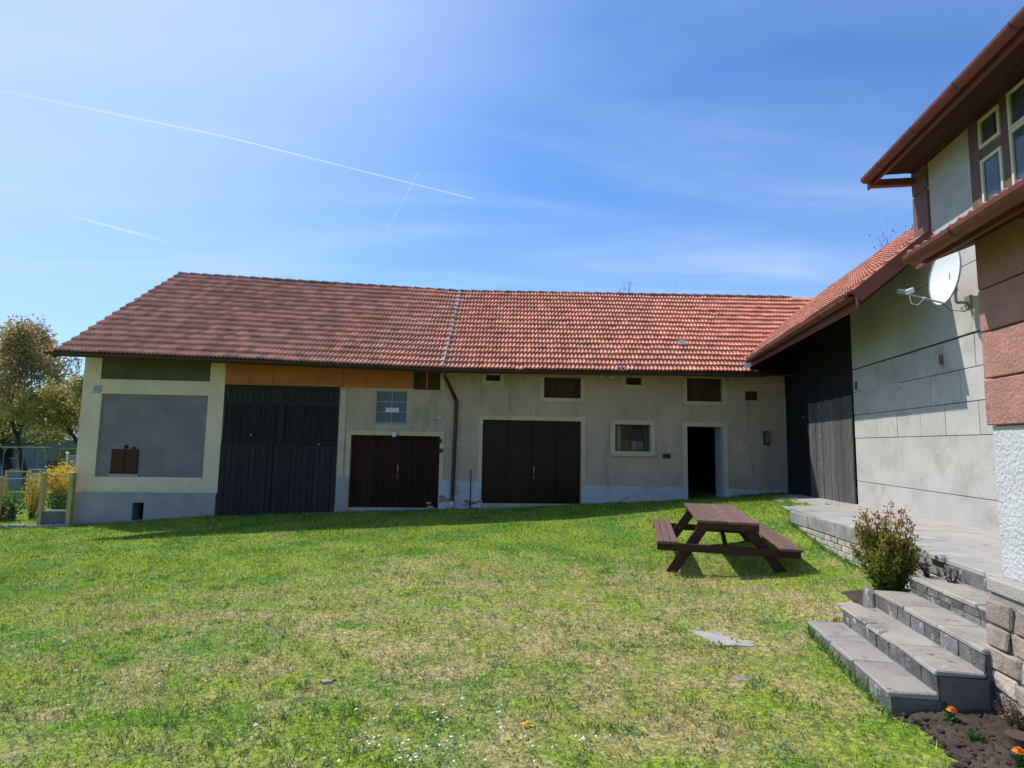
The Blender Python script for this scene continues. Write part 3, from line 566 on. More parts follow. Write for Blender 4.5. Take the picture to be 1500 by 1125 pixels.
# windows
def window(h, nm, panes, m_glass, fw=.11, sides='lrtb', bars=0, depth=.16, mframe='frame', boards=0, sillp=False):
    f = frame(h, fw, MT[mframe], 'window', barn, sides); s0, s1, h0, h1 = h
    if boards:
        w = (s1-s0)/boards
        for i in range(boards): MB(FB).box(s0+i*w+.003, s0+(i+1)*w-.003, BD+depth-.06, BD+depth-.03, h0+.003, h1-.003, .003).build('board', MT['brownwood'], f)
        return f
    t = .022
    b = MB(FB)
    b.box(s0+.001, s1-.001, BD+depth, BD+depth+.04, h0+.001, h0+t); b.box(s0+.001, s1-.001, BD+depth, BD+depth+.04, h1-t, h1-.001)
    b.box(s0+.001, s0+t, BD+depth, BD+depth+.04, h0+t, h1-t); b.box(s1-t, s1-.001, BD+depth, BD+depth+.04, h0+t, h1-t)
    nx_, nz_ = panes
    for i in range(1, nx_): x = s0+(s1-s0)*i/nx_; b.box(x-t/2, x+t/2, BD+depth+.002, BD+depth+.038, h0+t, h1-t)
    for k in range(1, nz_): z = h0+(h1-h0)*k/nz_; b.box(s0+t, s1-t, BD+depth+.004, BD+depth+.036, z-t/2, z+t/2)
    b.build('sash', MT['gutterd'] if mframe == 'frame' else MT['plinth'], f)
    for i in range(nx_):
        for k in range(nz_):
            a, c = s0+(s1-s0)*i/nx_+t/2, s0+(s1-s0)*(i+1)/nx_-t/2; z0, z1 = h0+(h1-h0)*k/nz_+t/2, h0+(h1-h0)*(k+1)/nz_-t/2
            MB(FB).box(a, c, BD+depth+.015, BD+depth+.021, z0, z1).build('pane', m_glass, f)
    for i in range(bars):
        x = s0+(s1-s0)*(i+1)/(bars+1); MB(FB).tube([(x, BD+.06, h0), (x, BD+.06, h1)], .008, 6).build('bar', MT['plastic_d'], f)
    if sillp: MB(FB).box(s0-.1, s1+.1, BD-.07, BD-.031, h0-.13, h0-.07, .01).build('sill', MT['frame'], f)
    return f
window(win, 'w', (2, 1), MT['glass_t'], bars=4, sillp=True)
w2 = window(win2, 'w', (2, 3), MT['glass_b'], fw=.02, sides='b', depth=.05, mframe='plinth')
a, z = bp(574, 600); MB(FB).box(a-.16, a+.18, BD+.02, BD+.045, z-.07, z+.05, .005).build('rag', MT['plastic_w'], w2)
window(u1, 'w', (1, 1), MT['glass'], fw=.1, sides='lrb', depth=.1)
window(u2, 'w', (1, 1), MT['glass'], fw=.1, sides='lrb', boards=6)
window(u3, 'w', (1, 1), MT['glass'], fw=.1, sides='lrb', boards=3)
window(u4, 'w', (1, 1), MT['glass'], fw=.1, sides='lrb', boards=5)
# plinths of the right part, whitewashed, cut by the doors; brick shows where plaster has fallen
def strip(sa, sb, hb0, hta, htb, m, name, y=-.025):
    n = max(4, int((sb-sa)/.07)); mb = MB(FB); prof = []
    for k in range(n+1):
        f = k/n; prof.append((sa+(sb-sa)*f, hta+(htb-hta)*f+random.uniform(-.014, .014)+(random.uniform(-.05, .03) if random.random() < .12 else 0)))
    for dy in (y, -.001):
        for x, z in prof: mb.v.append((x, BD+dy, hb0)); mb.v.append((x, BD+dy, z))
    o = 2*(n+1)
    for k in range(n):
        a = 2*k; mb.f += [(a, a+2, a+3, a+1), (o+a, o+a+1, o+a+3, o+a+2), (a+1, a+3, o+a+3, o+a+1)]
    mb.f += [(0, 1, o+1, o), (2*n, o+2*n, o+2*n+1, 2*n+1)]
    return mb.build(name, m, barn)
strip(gate[1]+.02, g2[0]-.003, -2.5, bp(500, 697)[1], bp(508, 697)[1], MT['plinth'], 'plinth')
strip(g2[1]+.003, g3[0]-.003, -2.5, bp(645, 702)[1], bp(703, 706)[1], MT['white'], 'plinth')
strip(g3[1]+.003, dr[0]-.003, -2.5, bp(855, 711)[1], bp(1003, 713)[1], MT['white'], 'plinth')
strip(dr[1]+.003, 8.38, -2.5, bp(1070, 716)[1], bp(1150, 718)[1], MT['white'], 'plinth')
# bare bricks and rubble where the plinth has crumbled
for (cx_, cy_, nn) in ((652, 731, 9), (690, 737, 7), (640, 738, 4)):
    for k in range(nn):
        a, z = bp(cx_+random.uniform(-13, 13), cy_+random.uniform(-5, 6)); w = random.uniform(.09, .16)
        MB(FB).box(a-w/2, a+w/2, BD-.034-random.random()*.008, BD-.0255, z-.03, z+.03, .008, .008).build('bare_brick', MT['brickred'], barn)
# small things on the front
def tb(px, py, wpx, hpx, y0, y1, m, nm, label, cat, b=.006):
    a, z = bp(px, py); o = MB(FB).box(a-wpx/118, a+wpx/118, BD+y0, BD+y1, z-hpx/118, z+hpx/118, b).build(nm, m)
    return tagit(o, label, cat)
tb(1100, 580, 19, 14, -.03, -.001, MT['hatch'], 'vent_cover', 'reddish brown square vent cover high on the wall right of the doorway', 'vent cover')
tb(976, 668, 12, 7, -.03, -.001, MT['plastic_d'], 'plaque', 'small dark plaque on the wall between barred window and doorway', 'plaque')
mbx = empty('meter_box', tuple(BT*bp(1122, 642)[0]+BN*(BD-.08)+np.array([0, 0, bp(1122, 650)[1]])), 'dark meter box with pale side on the wall right of the doorway', 'meter box', rz=BZ)
a, z = bp(1122, 642); MB(FB).box(a-.08, a+.05, BD-.12, BD-.001, z-.18, z+.18, .01).build('box_body', MT['plastic_d'], mbx); MB(FB).box(a-.06, a+.035, BD-.128, BD-.121, z-.13, z+.14, .004).build('box_lid', MT['galv'], mbx)
tb(645, 646, 5, 6, -.05, -.001, MT['hatch'], 'socket_box', 'small brown socket box upper of two right of the left garage door', 'socket box')
tb(646, 660, 6, 6, -.06, -.021, MT['plastic_d'], 'socket_box', 'small black socket box lower of two right of the left garage door', 'socket box')
tb(143.5, 570, 0, 0, -.03, -.02, MT['frame'], 'wall_patch', 'x', 'x') if False else None
# round lamp over the left garage door
a, z = bp(578, 636); lmp = empty('bulkhead_lamp', tuple(BT*a+BN*(BD-.03)+np.array([0, 0, z-.06])), 'round white unlit lamp above the left garage door', 'lamp', rz=BZ)
mb = MB(FB); mb.tube([(a, BD-.021, z), (a, BD-.05, z)], .085, 16); mb.build('base', MT['plastic_d'], lmp)
mb = MB(FB); mb.tube([(a, BD-.051, z), (a, BD-.09, z), (a, BD-.115, z)], [.078, .07, .035], 16); mb.build('cover', MT['plastic_w'], lmp, smooth=False)
def insul(px, py, label, group=None, n=2, y=-.05):
    a, z = bp(px, py); o = empty('insulator', tuple(BT*a+BN*(BD+y)+np.array([0, 0, z-.06])), label, 'insulator', group, rz=BZ)
    mb = MB(FB); mb.tube([(a, BD-.001, z), (a, BD-.16, z), (a, BD-.17, z+.05)], .009, 6); mb.build('hook', MT['galv'], o)
    mb = MB(FB); mb.tube([(a, BD-.17, z+.03), (a, BD-.17, z+.06), (a, BD-.17, z+.09), (a, BD-.17, z+.12)], [.035, .045, .032, .02], 10); mb.build('cap', MT['plastic_w'], o)
insul(880, 557, 'white insulator under the eaves, left of two near the small high window'); insul(893, 557, 'white insulator under the eaves, right of two near the small high window')
# star shaped clamp right of the left garage door
a, z = bp(644, 612); cl = MB(FB)
for k in range(4):
    t = k*math.pi/4+.2; cl.tube([(a-.09*math.cos(t), BD-.05, z-.05*math.sin(t)), (a+.09*math.cos(t), BD-.05, z+.05*math.sin(t))], .008, 5)
cl.tube([(a, BD-.001, z), (a, BD-.055, z)], .02, 8); tagit(cl.build('wire_clamp', MT['plastic_w']), 'small white star shaped wire clamp beside the downpipe', 'clamp')
# thin pipe
a0, z0 = bp(1113, 580); a1, z1 = bp(1147, 581)
tagit(MB(FB).tube([(a0, BD-.02, z0), (a1, BD-.02, z1), (a1+.06, BD-.02, z1-.02), (a1+.1, BD-.02, -1.2)], .017, 6).build('conduit', MT['frame']), 'thin pale conduit running across and down the wall by the corner', 'conduit')
a0, z0 = bp(690, 688); tagit(MB(FB).tube([(a0, BD-.05, z0), (a0, BD-.05, -1.75)], .014, 6).add([], []).build('ground_rod', MT['plastic_d']), 'thin dark rod standing at the wall between the two garage doors', 'rod')
# items behind the barred window
s0, s1, h0, h1 = win
for i, (f0, f1, hh, c, lb) in enumerate(((.28, .52, .42, (.33, .10, .08), 'dull red box behind the barred window'), (.54, .70, .40, (.45, .43, .45), 'striped grey box behind the barred window'), (.72, .86, .38, (.38, .25, .22), 'pinkish box behind the barred window'))):
    m = mat('painted_box', c, tuple(x*.8 for x in c), 8, .8, .1, 40)
    o = MB(FB).box(s0+(s1-s0)*f0, s0+(s1-s0)*f1, BD+.26, BD+.40, h0+.0, h0+(h1-h0)*hh, .006).build('storage_box', m, label=lb, cat='box')
o = MB(FB).box(s0+.12, s0+.24, BD+.30, BD+.33, h0+.02, h1-.02, .003).build('curtain', MT['frame'], label='pale narrow curtain at left behind the barred window', cat='curtain')
# ------------------------------------------------------------------ tiles
TPX = [0, .13, .25, .38, .5, .63, .75, .88, 1.0]; TPZ = [.0, .030, .046, .030, .0, .030, .046, .030, .0]
def tile_roof(parent, F, E0, E1, R0, R1, ncol, nrow, m, nparts, skip=None, name='roof_tile', lift=.062, eave_first=False, rowlo=0):
    E0, E1, R0, R1 = [np.array(p, float) for p in (E0, E1, R0, R1)]
    nrm = np.cross(E1-E0, R0-E0); nrm /= np.linalg.norm(nrm)
    if nrm[2] < 0: nrm = -nrm
    ph = random.random()*6
    def P(u, v): return (E0*(1-u)+E1*u)*(1-v)+(R0*(1-u)+R1*u)*v+nrm*(.012*math.sin(u*7+ph+3*v)+.004*math.sin(u*19+v*5+ph))
    cells = []
    for r in range(nrow):
        for c in range(ncol):
            ctr = P((c+.5)/ncol, (r+.5)/nrow)
            if skip and skip(ctr): continue
            w = np.array(F)[:3, :3] @ ctr; cells.append((r*1000 if eave_first else np.linalg.norm(w), r, c))
    cells.sort(); Vs = []; Fs = []; Rn = []
    for k, (d, r, c) in enumerate(cells):
        j = random.uniform(-.005, .006); j2 = random.gauss(0, .016) if random.random() > .008 else -.16; vs = []
        for row, (dv, top, th) in enumerate(((0, lift, 0), (1.12, .004, 0), (0, lift-.05, 0))):
            for x, z in zip(TPX, TPZ):
                v = min((r+dv+j2)/nrow, 1.005) if row == 1 else (r+j2)/nrow
                vs.append(P((c+x*1.01)/ncol, v)+nrm*(z*(.85 if row != 1 else .8)+top+j))
        fs = [(i, i+1, 9+i+1, 9+i) for i in range(8)]+[(18+i, 18+i+1, i+1, i) for i in range(8)]
        rn = random.random()**1.3 if random.random() > .05 else random.choice((0, 1.35))
        if k < nparts:
            MB(F).add(vs, fs, rn).build(name, m, parent, fix=False)
        else:
            b = len(Vs)*27; Vs.append(np.array(vs)); Fs.append(np.array(fs)+b); Rn += [rn]*27
    if Vs:
        VV = np.concatenate(Vs) @ np.array(F)[:3, :3].T
        npmesh('roof_tiles', VV, np.concatenate(Fs), m, Rn, parent, kind='stuff')
# roof key points in the barn frame (s, d, h)
ED = BD-.75; WR = 3.0
B0 = (-9.82, ED, 1.97); B1 = (-.74, ED, 1.80); B2 = (11.5, ED, 1.93); Q0 = (-8.62, ED+WR, 4.76); Q1 = (-.43, ED+WR, 4.53); Q2 = (11.5, ED+WR, 4.74)
roof = MB(FB)
def slab(mb, a, b, c, d, t=.06, off=-.02):
    a, b, c, d = map(Vector, (a, b, c, d)); n = (b-a).cross(d-a).normalized(); n = n if n.z > 0 else -n
    top = [p+n*off for p in (a, b, c, d)]; bot = [p-n*t for p in top]
    mb.add(top+bot, [(0, 1, 2, 3), (7, 6, 5, 4), (0, 4, 5, 1), (1, 5, 6, 2), (2, 6, 7, 3), (3, 7, 4, 0)])
slab(roof, B0, B1, Q1, Q0); slab(roof, (B1[0]+.001,)+B1[1:], B2, Q2, (Q1[0]+.001,)+Q1[1:])
rb = ED+2*WR+.5
slab(roof, (B0[0], rb, 1.97), (B1[0], rb, 1.8), Q1, Q0); slab(roof, (B1[0]+.001, rb, 1.8), (B2[0], rb, 1.93), Q2, (Q1[0]+.001,)+Q1[1:])
rf = roof.build('roof', MT['brownwood'], barn)
WE = (HD-1.08, 2.27); WRDG = (6.3, 4.55); WSL = (WRDG[1]-WE[1])/(WRDG[0]-WE[0])
FBn = np.array(FB)[:3, :3]
def under_wing(c):
    w = FBn @ c; o = HO.dot(w); hw = WE[1]+(min(o, 2*WRDG[0]-o)-WE[0])*WSL
    return o > WE[0] and hw > c[2]+.12
tile_roof(rf, FB, B0, B1, Q0, Q1, 45, 17, MT['tile'], 150)
tile_roof(rf, FB, B1, B2, Q1, Q2, 61, 17, MT['tile'], 150, skip=under_wing)
# ridge caps
def ridge(parent, F, P0, P1, n, r=.085, m=None, skip=None):
    P0 = np.array(P0); P1 = np.array(P1)
    for i in range(n):
        a = P0+(P1-P0)*(i/n); b = P0+(P1-P0)*((i+1.12)/n); 
        if skip and skip((a+b)/2): continue
        a = a+np.array([0, 0, -.02]); b = b+np.array([0, 0, -.02]); d = (b-a)/np.linalg.norm(b-a); s = np.cross(d, [0, 0, 1]); s /= np.linalg.norm(s); u = np.cross(s, d)
        vs = []
        for p, rr in ((a, r*1.3), (b, r*.9)):
            for k in range(7): t = math.pi*k/6; vs.append(p+s*math.cos(t)*rr*1.1+u*math.sin(t)*rr)
        for p, rr in ((a, r*.95),):
            for k in range(7): t = math.pi*k/6; vs.append(p+s*math.cos(t)*rr*1.1+u*math.sin(t)*rr)
        MB(F).add(vs, [(k, k+1, k+8, k+7) for k in range(6)]+[(k+14, k+15, k+1, k) for k in range(6)], random.random()).build('ridge_tile', m or MT['tiledark'], parent, fix=False)
ridge(rf, FB, Q0, Q1, 24); ridge(rf, FB, Q1, (9.9, ED+WR, 4.71), 30)
# pale mortar seam running up the roof at the bend
seam = MB(FB); nS = 17; prev = None
for i in range(nS):
    v0, v1 = i/nS, (i+1.1)/nS
    p = np.array(B1)*(1-v0)+np.array(Q1)*v0; q = np.array(B1)*(1-v1)+np.array(Q1)*v1
    w = .035+.02*random.random(); nn = np.array([0, -.68, .73])
    seam.bar(p+nn*.075+np.array([random.uniform(-.015, .015), 0, 0]), q+nn*.055, w, .03, nn)
seam.build('mortar_seam', MT['flash'], rf)
# verge board at the left and fascia + gutters
MB(FB).bar((B0[0]-.01, B0[1], B0[2]-.09), (Q0[0]-.01, Q0[1], Q0[2]-.09), .03, .16).build('verge_board', MT['gutterd'], rf)
def gutter(parent, F, p0, p1, r, m, name='gutter', outn=(0, -1, 0), seg=4, brk=0.9, mb_m=None):
    p0 = np.array(p0, float); p1 = np.array(p1, float); o_ = np.array(outn, float); d = p1-p0; ln = np.linalg.norm(d); d /= ln
    ang = [math.pi*k/8 for k in range(9)]
    prof = [(math.cos(t)*r, -math.sin(t)*r) for t in ang]; prof += [(x*.88, z*.88+.0) for x, z in reversed(prof)]
    mb = MB(F); n = len(prof)
    vs = []
    for p in (p0, p1):
        for x, z in prof: vs.append(p+o_*x+np.array([0, 0, z]))
    mb.add(vs, [(i, (i+1) % n, (i+1) % n+n, i+n) for i in range(n)]+[tuple(range(9))+tuple(range(9, 18)), tuple(range(n, 2*n))[::-1]])
    for p in (p0+d*.01, p1-d*.01):   # end caps
        mb.add([p+o_*x+np.array([0, 0, z]) for x, z in prof[:9]], [tuple(range(9))])
    g = mb.build(name, m, parent, fix=False)
    k = .3
    while k < ln:
        c = p0+d*k; b = MB(F); vs = []
        for dd in (-.012, .012):
            for t in ang: vs.append(c+d*dd+o_*math.cos(t)*r*1.05+np.array([0, 0, -math.sin(t)*r*1.05]))
        b.add(vs, [(i, i+1, i+10, i+9) for i in range(8)]); b.build('bracket', mb_m or MT['gutterd'], g, fix=False); k += brk
    return g
MB(FB).bar((B0[0]+.02, ED+.04, 1.93), (-.74, ED+.04, 1.76), .03, .13).build('fascia', MT['gutterd'], rf)
MB(FB).bar((-.739, ED+.04, 1.76), (7.5, ED+.04, 1.87), .03, .13).build('fascia', MT['gutterd'], rf)
gutter(barn, FB, (B0[0]-.15, ED-.055, 1.945), (-.74, ED-.055, 1.775), .055, MT['gutterd'], brk=1.1)
gutter(barn, FB, (-.735, ED-.055, 1.775), (4.2, ED-.055, 1.80), .055, MT['gutterd'], brk=1.1)
gutter(barn, FB, (3.9, ED-.09, 1.83), (7.35, ED-.09, 1.86), .085, MT['gutterd'], brk=.9)
a, z = bp(910, 548, ED-.1)
MB(FB).box(a-.1, a+.14, ED-.02, ED+.12, 1.93, 1.965, .01, .01).build('loose_flashing', MT['zinc'], rf)
a, z = bp(1101, 540, ED-.1)
mb = MB(FB); mb.bar((a-.08, ED+.03, 2.0), (a+.07, ED+.2, 2.22), .16, .02, (0, -.7, .7)); mb.bar((a-.18, ED-.02, 1.95), (a-.05, ED+.06, 2.02), .12, .02, (0, -.7, .7)); mb.build('valley_flashing', MT['zinc'], rf)
a_, d_ = None, None
MB(FB).bar((5.62, ED+.78, 2.72), (5.62, ED+.93, 2.86), .16, .03, (0, -.68, .73)).build('roof_vent', MT['zinc'], rf)
# downpipe (a thing that hangs on the wall)
dp0 = bp(652, 552, ED); P = [(bp(651, 549, ED-.05)[0], ED-.055, 1.72), (bp(651, 549, ED-.05)[0], ED-.055, 1.62)]
e1 = bp(668, 592, BD-.12); e2 = bp(662, 738, BD-.12)
P += [((P[0][0]*.6+e1[0]*.4), (ED*.6+BD*.4)-.06, 1.42), (e1[0], BD-.12, e1[1]+.1), (e1[0]+.01, BD-.12, e1[1]-.1), (e2[0], BD-.12, e2[1]+.05)]
dpi = empty('downpipe', tuple(BT*e2[0]+BN*(BD-.12)+np.array([0, 0, e2[1]])), 'dark brown round downpipe bending from the barn gutter to the ground', 'downpipe', rz=BZ)
MB(FB).tube(P, .05, 12).build('pipe', MT['gutterd'], dpi)
for z in (1.0, -.2, -1.2):
    f = (e1[1]-z)/(e1[1]-e2[1]); x = e1[0]+(e2[0]-e1[0])*max(0, f)
    MB(FB).box(x-.06, x+.06, BD-.18, BD-.001, z, z+.03).build('clamp', MT['gutterd'], dpi)
MB(FB).tube([(e2[0], BD-.12, e2[1]+.06), (e2[0], BD-.14, e2[1]-.06), (e2[0]-.02, BD-.25, e2[1]-.12)], .055, 10).build('shoe', MT['zinc'], dpi)
MB(FB).box(bp(647, 560)[0]-.03, bp(652, 560)[0]+.0, BD-.04, BD-.001, bp(650, 570)[1], 1.99, .003).build('wall_strip', MT['frame'], barn)
# ================================================================== FARMHOUSE (house frame: x = o, y = a, z = h)
def hw(o, a, z): return (float(HO[0]*o+HA[0]*a), float(HO[1]*o+HA[1]*a), z)
house = empty('farmhouse', hw(HD, 8.5, -1.0), 'grey rendered farmhouse wing with red gutters, pink corner and dark timber gate at right', 'farmhouse', rz=-AZ)
WA0, WA1 = 11.96, 16.6
# walls behind the panels
MB(FH).box(HD+.02, HD+.45, -4, WA0, -1.6, 2.98).build('wall', MT['joint'], house)
MB(FH).box(HD+.02, HD+.45, -4, 9.42, 2.98, 4.7).build('upper_wall', MT['joint'], house)
MB(FH).box(HD+.451, 11.5, 9.05, 9.42, 2.9, 4.7).build('gable_wall', MT['brownpost'], house)
MB(FH).prism([(HD+.02, 4.7), (11.5, 4.7), (8.1, 7.4)], 1, 9.08, 9.40).build('gable', MT['brownpost'], house)
MB(FH).box(HD+.451, 9.0, 16.5, 16.9, -1.6, 2.9).build('end_wall', MT['joint'], house)
# ashlar panels of the render
rows = [(-1.35, -.60, None), (-.59, .205, None), (.215, .645, [11.05, 10.32, 9.6, 8.95, 8.2, 7.5, 6.8]), (.655, 1.085, [11.4, 10.7, 10.0, 9.28, 8.55, 7.85, 7.1]),
        (1.095, 1.515, [11.05, 10.33, 9.62, 8.92, 8.2, 7.5, 6.8]), (1.545, 2.45, None), (2.46, 2.97, None)]
for (z0, z1, cuts) in rows:
    cs = [WA0]+(cuts or [8.9 if z0 > 1.5 else 5.5])+[4.3]
    if z0 > 1.5: cs = [WA0, 4.3]
    for a1_, a0_ in zip(cs[:-1], cs[1:]):
        if a1_-a0_ < .05: continue
        MB(FH).box(HD-.0+random.uniform(0, .003), HD+.021, a0_+.005, a1_-.005, z0, z1, .004, .001).build('panel', MT['housewall'], house)
MB(FH).box(HD-.004, HD-.001, 10.2, 11.6, 1.075, 1.10).build('joint_filling', MT['lightjoint'], house)
for (px, py, w, h_) in ((1379, 527, .09, .14), (1254.5, 565, .1, .16)):
    a, z = hp(px, py); MB(FH).box(HD-.012, HD-.002, a-w/2, a+w/2, z-h_/2, z+h_/2, .003).build('patch', MT['brownpost'], house)
# upper storey: corner pilaster, field, brown posts, window band
PZ = [(3.0, 3.86), (3.885, 4.7)]
for z0, z1 in PZ:
    MB(FH).box(HD-.03, HD+.019, 9.02, 9.42, z0, z1, .006).build('corner_pilaster', MT['brownpost'], house)
    MB(FH).box(HD-.0, HD+.019, 8.03, 9.01, z0, z1, .004).build('panel', MT['housewall'], house)
MB(FH).box(HD+.0, HD+.015, 8.03, 9.42, 3.862, 3.883).build('joint_filling', MT['lightjoint'], house)
MB(FH).box(HD-.02, HD+.019, 7.80, 8.02, 3.0, 4.7, .006).build('window_post', MT['brownpost'], house)
MB(FH).box(HD-.02, HD+.019, 7.26, 7.40, 3.0, 4.7, .006).build('window_post', MT['brownpost'], house)
MB(FH).box(HD-.01, HD+.019, 7.401, 7.799, 3.66, 3.80, .004).build('transom', MT['brownpost'], house)
MB(FH).box(HD-.01, HD+.019, 4.5, 7.259, 4.22, 4.7, .004).build('lintel', MT['brownpost'], house)
MB(FH).box(HD-.01, HD+.019, 7.401, 7.799, 4.19, 4.7, .004).build('lintel', MT['brownpost'], house)
def hwin(a0, a1, z0, z1, nv=1, t=.04):
    f = MB(FH)
    x0, x1 = HD-.035, HD+.018
    f.box(x0, x1, a0, a1, z0, z0+t, .004); f.box(x0, x1, a0, a1, z1-t, z1, .004); f.box(x0, x1, a0, a0+t, z0+t, z1-t, .004); f.box(x0, x1, a1-t, a1, z0+t, z1-t, .004)
    for i in range(1, nv):
        y = a0+(a1-a0)*i/nv; f.box(x0+.004, x1, y-t/2, y+t/2, z0+t, z1-t, .004)
    f = f.build('window', MT['frame_cream'], house)
    for i in range(nv):
        y0 = a0+(a1-a0)*i/nv+t*.6; y1 = a0+(a1-a0)*(i+1)/nv-t*.6
        MB(FH).box(HD-.014, HD-.009, y0, y1, z0+t, z1-t).build('pane', MT['glass_h'], f)
        MB(FH).box(HD+.004, HD+.010, y0+(y1-y0)*.38, y1, z0+t, z1-t).build('curtain', MT['lace'], f)
hwin(7.405, 7.795, 3.805, 4.185); hwin(7.405, 7.795, 3.0, 3.655); hwin(6.1, 7.255, 3.75, 4.215, 2); hwin(6.1, 7.255, 3.0, 3.745, 2); hwin(4.6, 6.05, 3.0, 4.2, 2)
# dark timber gate wall towards the barn
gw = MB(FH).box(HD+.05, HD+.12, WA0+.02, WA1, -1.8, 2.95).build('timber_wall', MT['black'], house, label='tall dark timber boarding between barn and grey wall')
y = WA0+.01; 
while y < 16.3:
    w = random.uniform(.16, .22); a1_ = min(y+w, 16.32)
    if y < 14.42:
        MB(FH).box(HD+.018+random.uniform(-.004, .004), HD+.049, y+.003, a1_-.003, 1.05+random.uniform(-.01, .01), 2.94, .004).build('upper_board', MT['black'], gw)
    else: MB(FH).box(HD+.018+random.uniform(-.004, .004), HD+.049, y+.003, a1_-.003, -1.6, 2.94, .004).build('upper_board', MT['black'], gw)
    y += w
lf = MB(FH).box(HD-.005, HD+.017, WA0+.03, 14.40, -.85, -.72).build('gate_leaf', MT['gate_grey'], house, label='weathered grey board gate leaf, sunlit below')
MB(FH).box(HD-.005, HD+.017, WA0+.03, 14.40, .75, .88).build('rail', MT['gate_grey'], lf)
y = WA0+.03; k = 0
while y < 14.38:
    w = random.uniform(.15, .24); a1_ = min(y+w, 14.4); zb = -1.09+.03*math.sin((y-12)*1.2)-.02*(y-12)+random.uniform(-.01, .01)
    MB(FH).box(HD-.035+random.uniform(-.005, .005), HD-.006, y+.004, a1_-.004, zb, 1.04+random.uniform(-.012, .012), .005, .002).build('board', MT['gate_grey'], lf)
    y += w; k += 1
for z in (.9, .25, -.35):
    MB(FH).box(HD-.05, HD-.036, 13.65, 13.72, z, z+.03).build('nail_plate', MT['zinc'], lf)
# wing roof
slope_v = Vector((WRDG[0]-WE[0], 0, WRDG[1]-WE[1]))
VG = 8.92; AEND = 19.0
wr = MB(FH)
slab(wr, (WE[0], VG, WE[1]), (WE[0], AEND, WE[1]), (WRDG[0], AEND, WRDG[1]), (WRDG[0], VG, WRDG[1]))
for i, v in enumerate(wr.v):   # the part above the wall stops at the upper storey
    pass
wr = MB(FH); zj = WE[1]+(HD-.04-WE[0])*WSL
slab(wr, (WE[0], VG, WE[1]), (WE[0], AEND, WE[1]), (HD-.04, AEND, zj), (HD-.04, VG, zj))
slab(wr, (HD-.039, 9.43, zj), (HD-.039, AEND, zj), (WRDG[0], AEND, WRDG[1]), (WRDG[0], 9.43, WRDG[1]))
slab(wr, (2*WRDG[0]-WE[0], 9.43, WE[1]), (2*WRDG[0]-WE[0], AEND, WE[1]), (WRDG[0]+.001, AEND, WRDG[1]), (WRDG[0]+.001, 9.43, WRDG[1]))
wro = wr.build('wing_roof', MT['soffit'], house)
Bi = np.linalg.inv(FBn)
def hid_w(c):
    if c[0] > HD-.1 and c[1] < 9.45: return True
    w = np.array(FH)[:3, :3] @ c; b = Bi @ w
    hb = 1.9+(b[1]-ED)*.935
    return b[1] > ED and (hb if b[1] < ED+WR else 9) > c[2]+.15 and b[0] < 11.4
tile_roof(wro, FH, (WE[0], VG, WE[1]), (WE[0], AEND, WE[1]), (WRDG[0], VG, WRDG[1]), (WRDG[0], AEND, WRDG[1]), 50, 17, MT['tile2'], 300, skip=hid_w)
ridge(wro, FH, (WRDG[0], 9.45, WRDG[1]), (WRDG[0], 17.2, WRDG[1]), 22)
MB(FH).bar((WE[0]-.02, VG-.015, WE[1]-.05), (HD-.03, VG-.015, WE[1]+(HD-.03-WE[0])*WSL-.05), .03, .20, (-.6, 0, .8)).build('verge_board', MT['gutter'], wro)
MB(FH).box(WE[0]+.0, WE[0]+.03, VG, 15.3, WE[1]-.22, WE[1]-.03).build('fascia', MT['gutter'], wro)
y = 9.2
while y < 15.2:
    MB(FH).bar((WE[0]+.031, y, WE[1]-.14), (HD-.01, y, WE[1]-.14+(HD-.01-WE[0]-.03)*WSL), .09, .11, (0, 0, 1)).build('rafter', MT['soffit'], wro); y += .85
gutter(house, FH, (WE[0]-.075, 8.98, WE[1]-.03), (WE[0]-.075, 15.25, WE[1]-.06), .075, MT['gutter'], outn=(-1, 0, 0), brk=.8)
# main roof with deep eaves
UE = (4.08, 4.30); US = .80; UA0, UA1 = -4, 9.55; UR = (8.1, UE[1]+(8.1-UE[0])*US)
mr = MB(FH); slab(mr, (UE[0], UA0, UE[1]), (UE[0], UA1, UE[1]), (UR[0], UA1, UR[1]), (UR[0], UA0, UR[1]))
slab(mr, (2*UR[0]-UE[0], UA0, UE[1]), (2*UR[0]-UE[0], UA1, UE[1]), (UR[0]+.001, UA1, UR[1]), (UR[0]+.001, UA0, UR[1]))
mro = mr.build('main_roof', MT['soffit'], house)
tile_roof(mro, FH, (UE[0]-.03, 2.6, UE[1]-.08), (UE[0]-.03, UA1, UE[1]-.08), (UR[0], 2.6, UR[1]), (UR[0], UA1, UR[1]), 35, 22, MT['tile2'], 70, eave_first=True)
ridge(mro, FH, (UR[0], 2.6, UR[1]), (UR[0], UA1, UR[1]), 20)
MB(FH).box(UE[0]-.005, UE[0]+.02, 0, UA1, UE[1]-.20, UE[1]-.02).build('fascia', MT['gutter'], mro)
gutter(house, FH, (UE[0]-.085, 0, UE[1]-.04), (UE[0]-.085, 9.40, UE[1]-.08), .08, MT['gutter'], outn=(-1, 0, 0), brk=.95)
MB(FH).box(UE[0]-.06, HD-.03, 9.33, 9.43, 4.07, 4.18, .006).build('tie_beam', MT['gutter'], mro)
for k in range(5):
    o0 = UE[0]+.021+k*.116; MB(FH).box(o0+.002, o0+.113, 0, 9.32, 4.235+random.uniform(-.003, .003), 4.255, .003).build('soffit_board', MT['soffit'], mro)
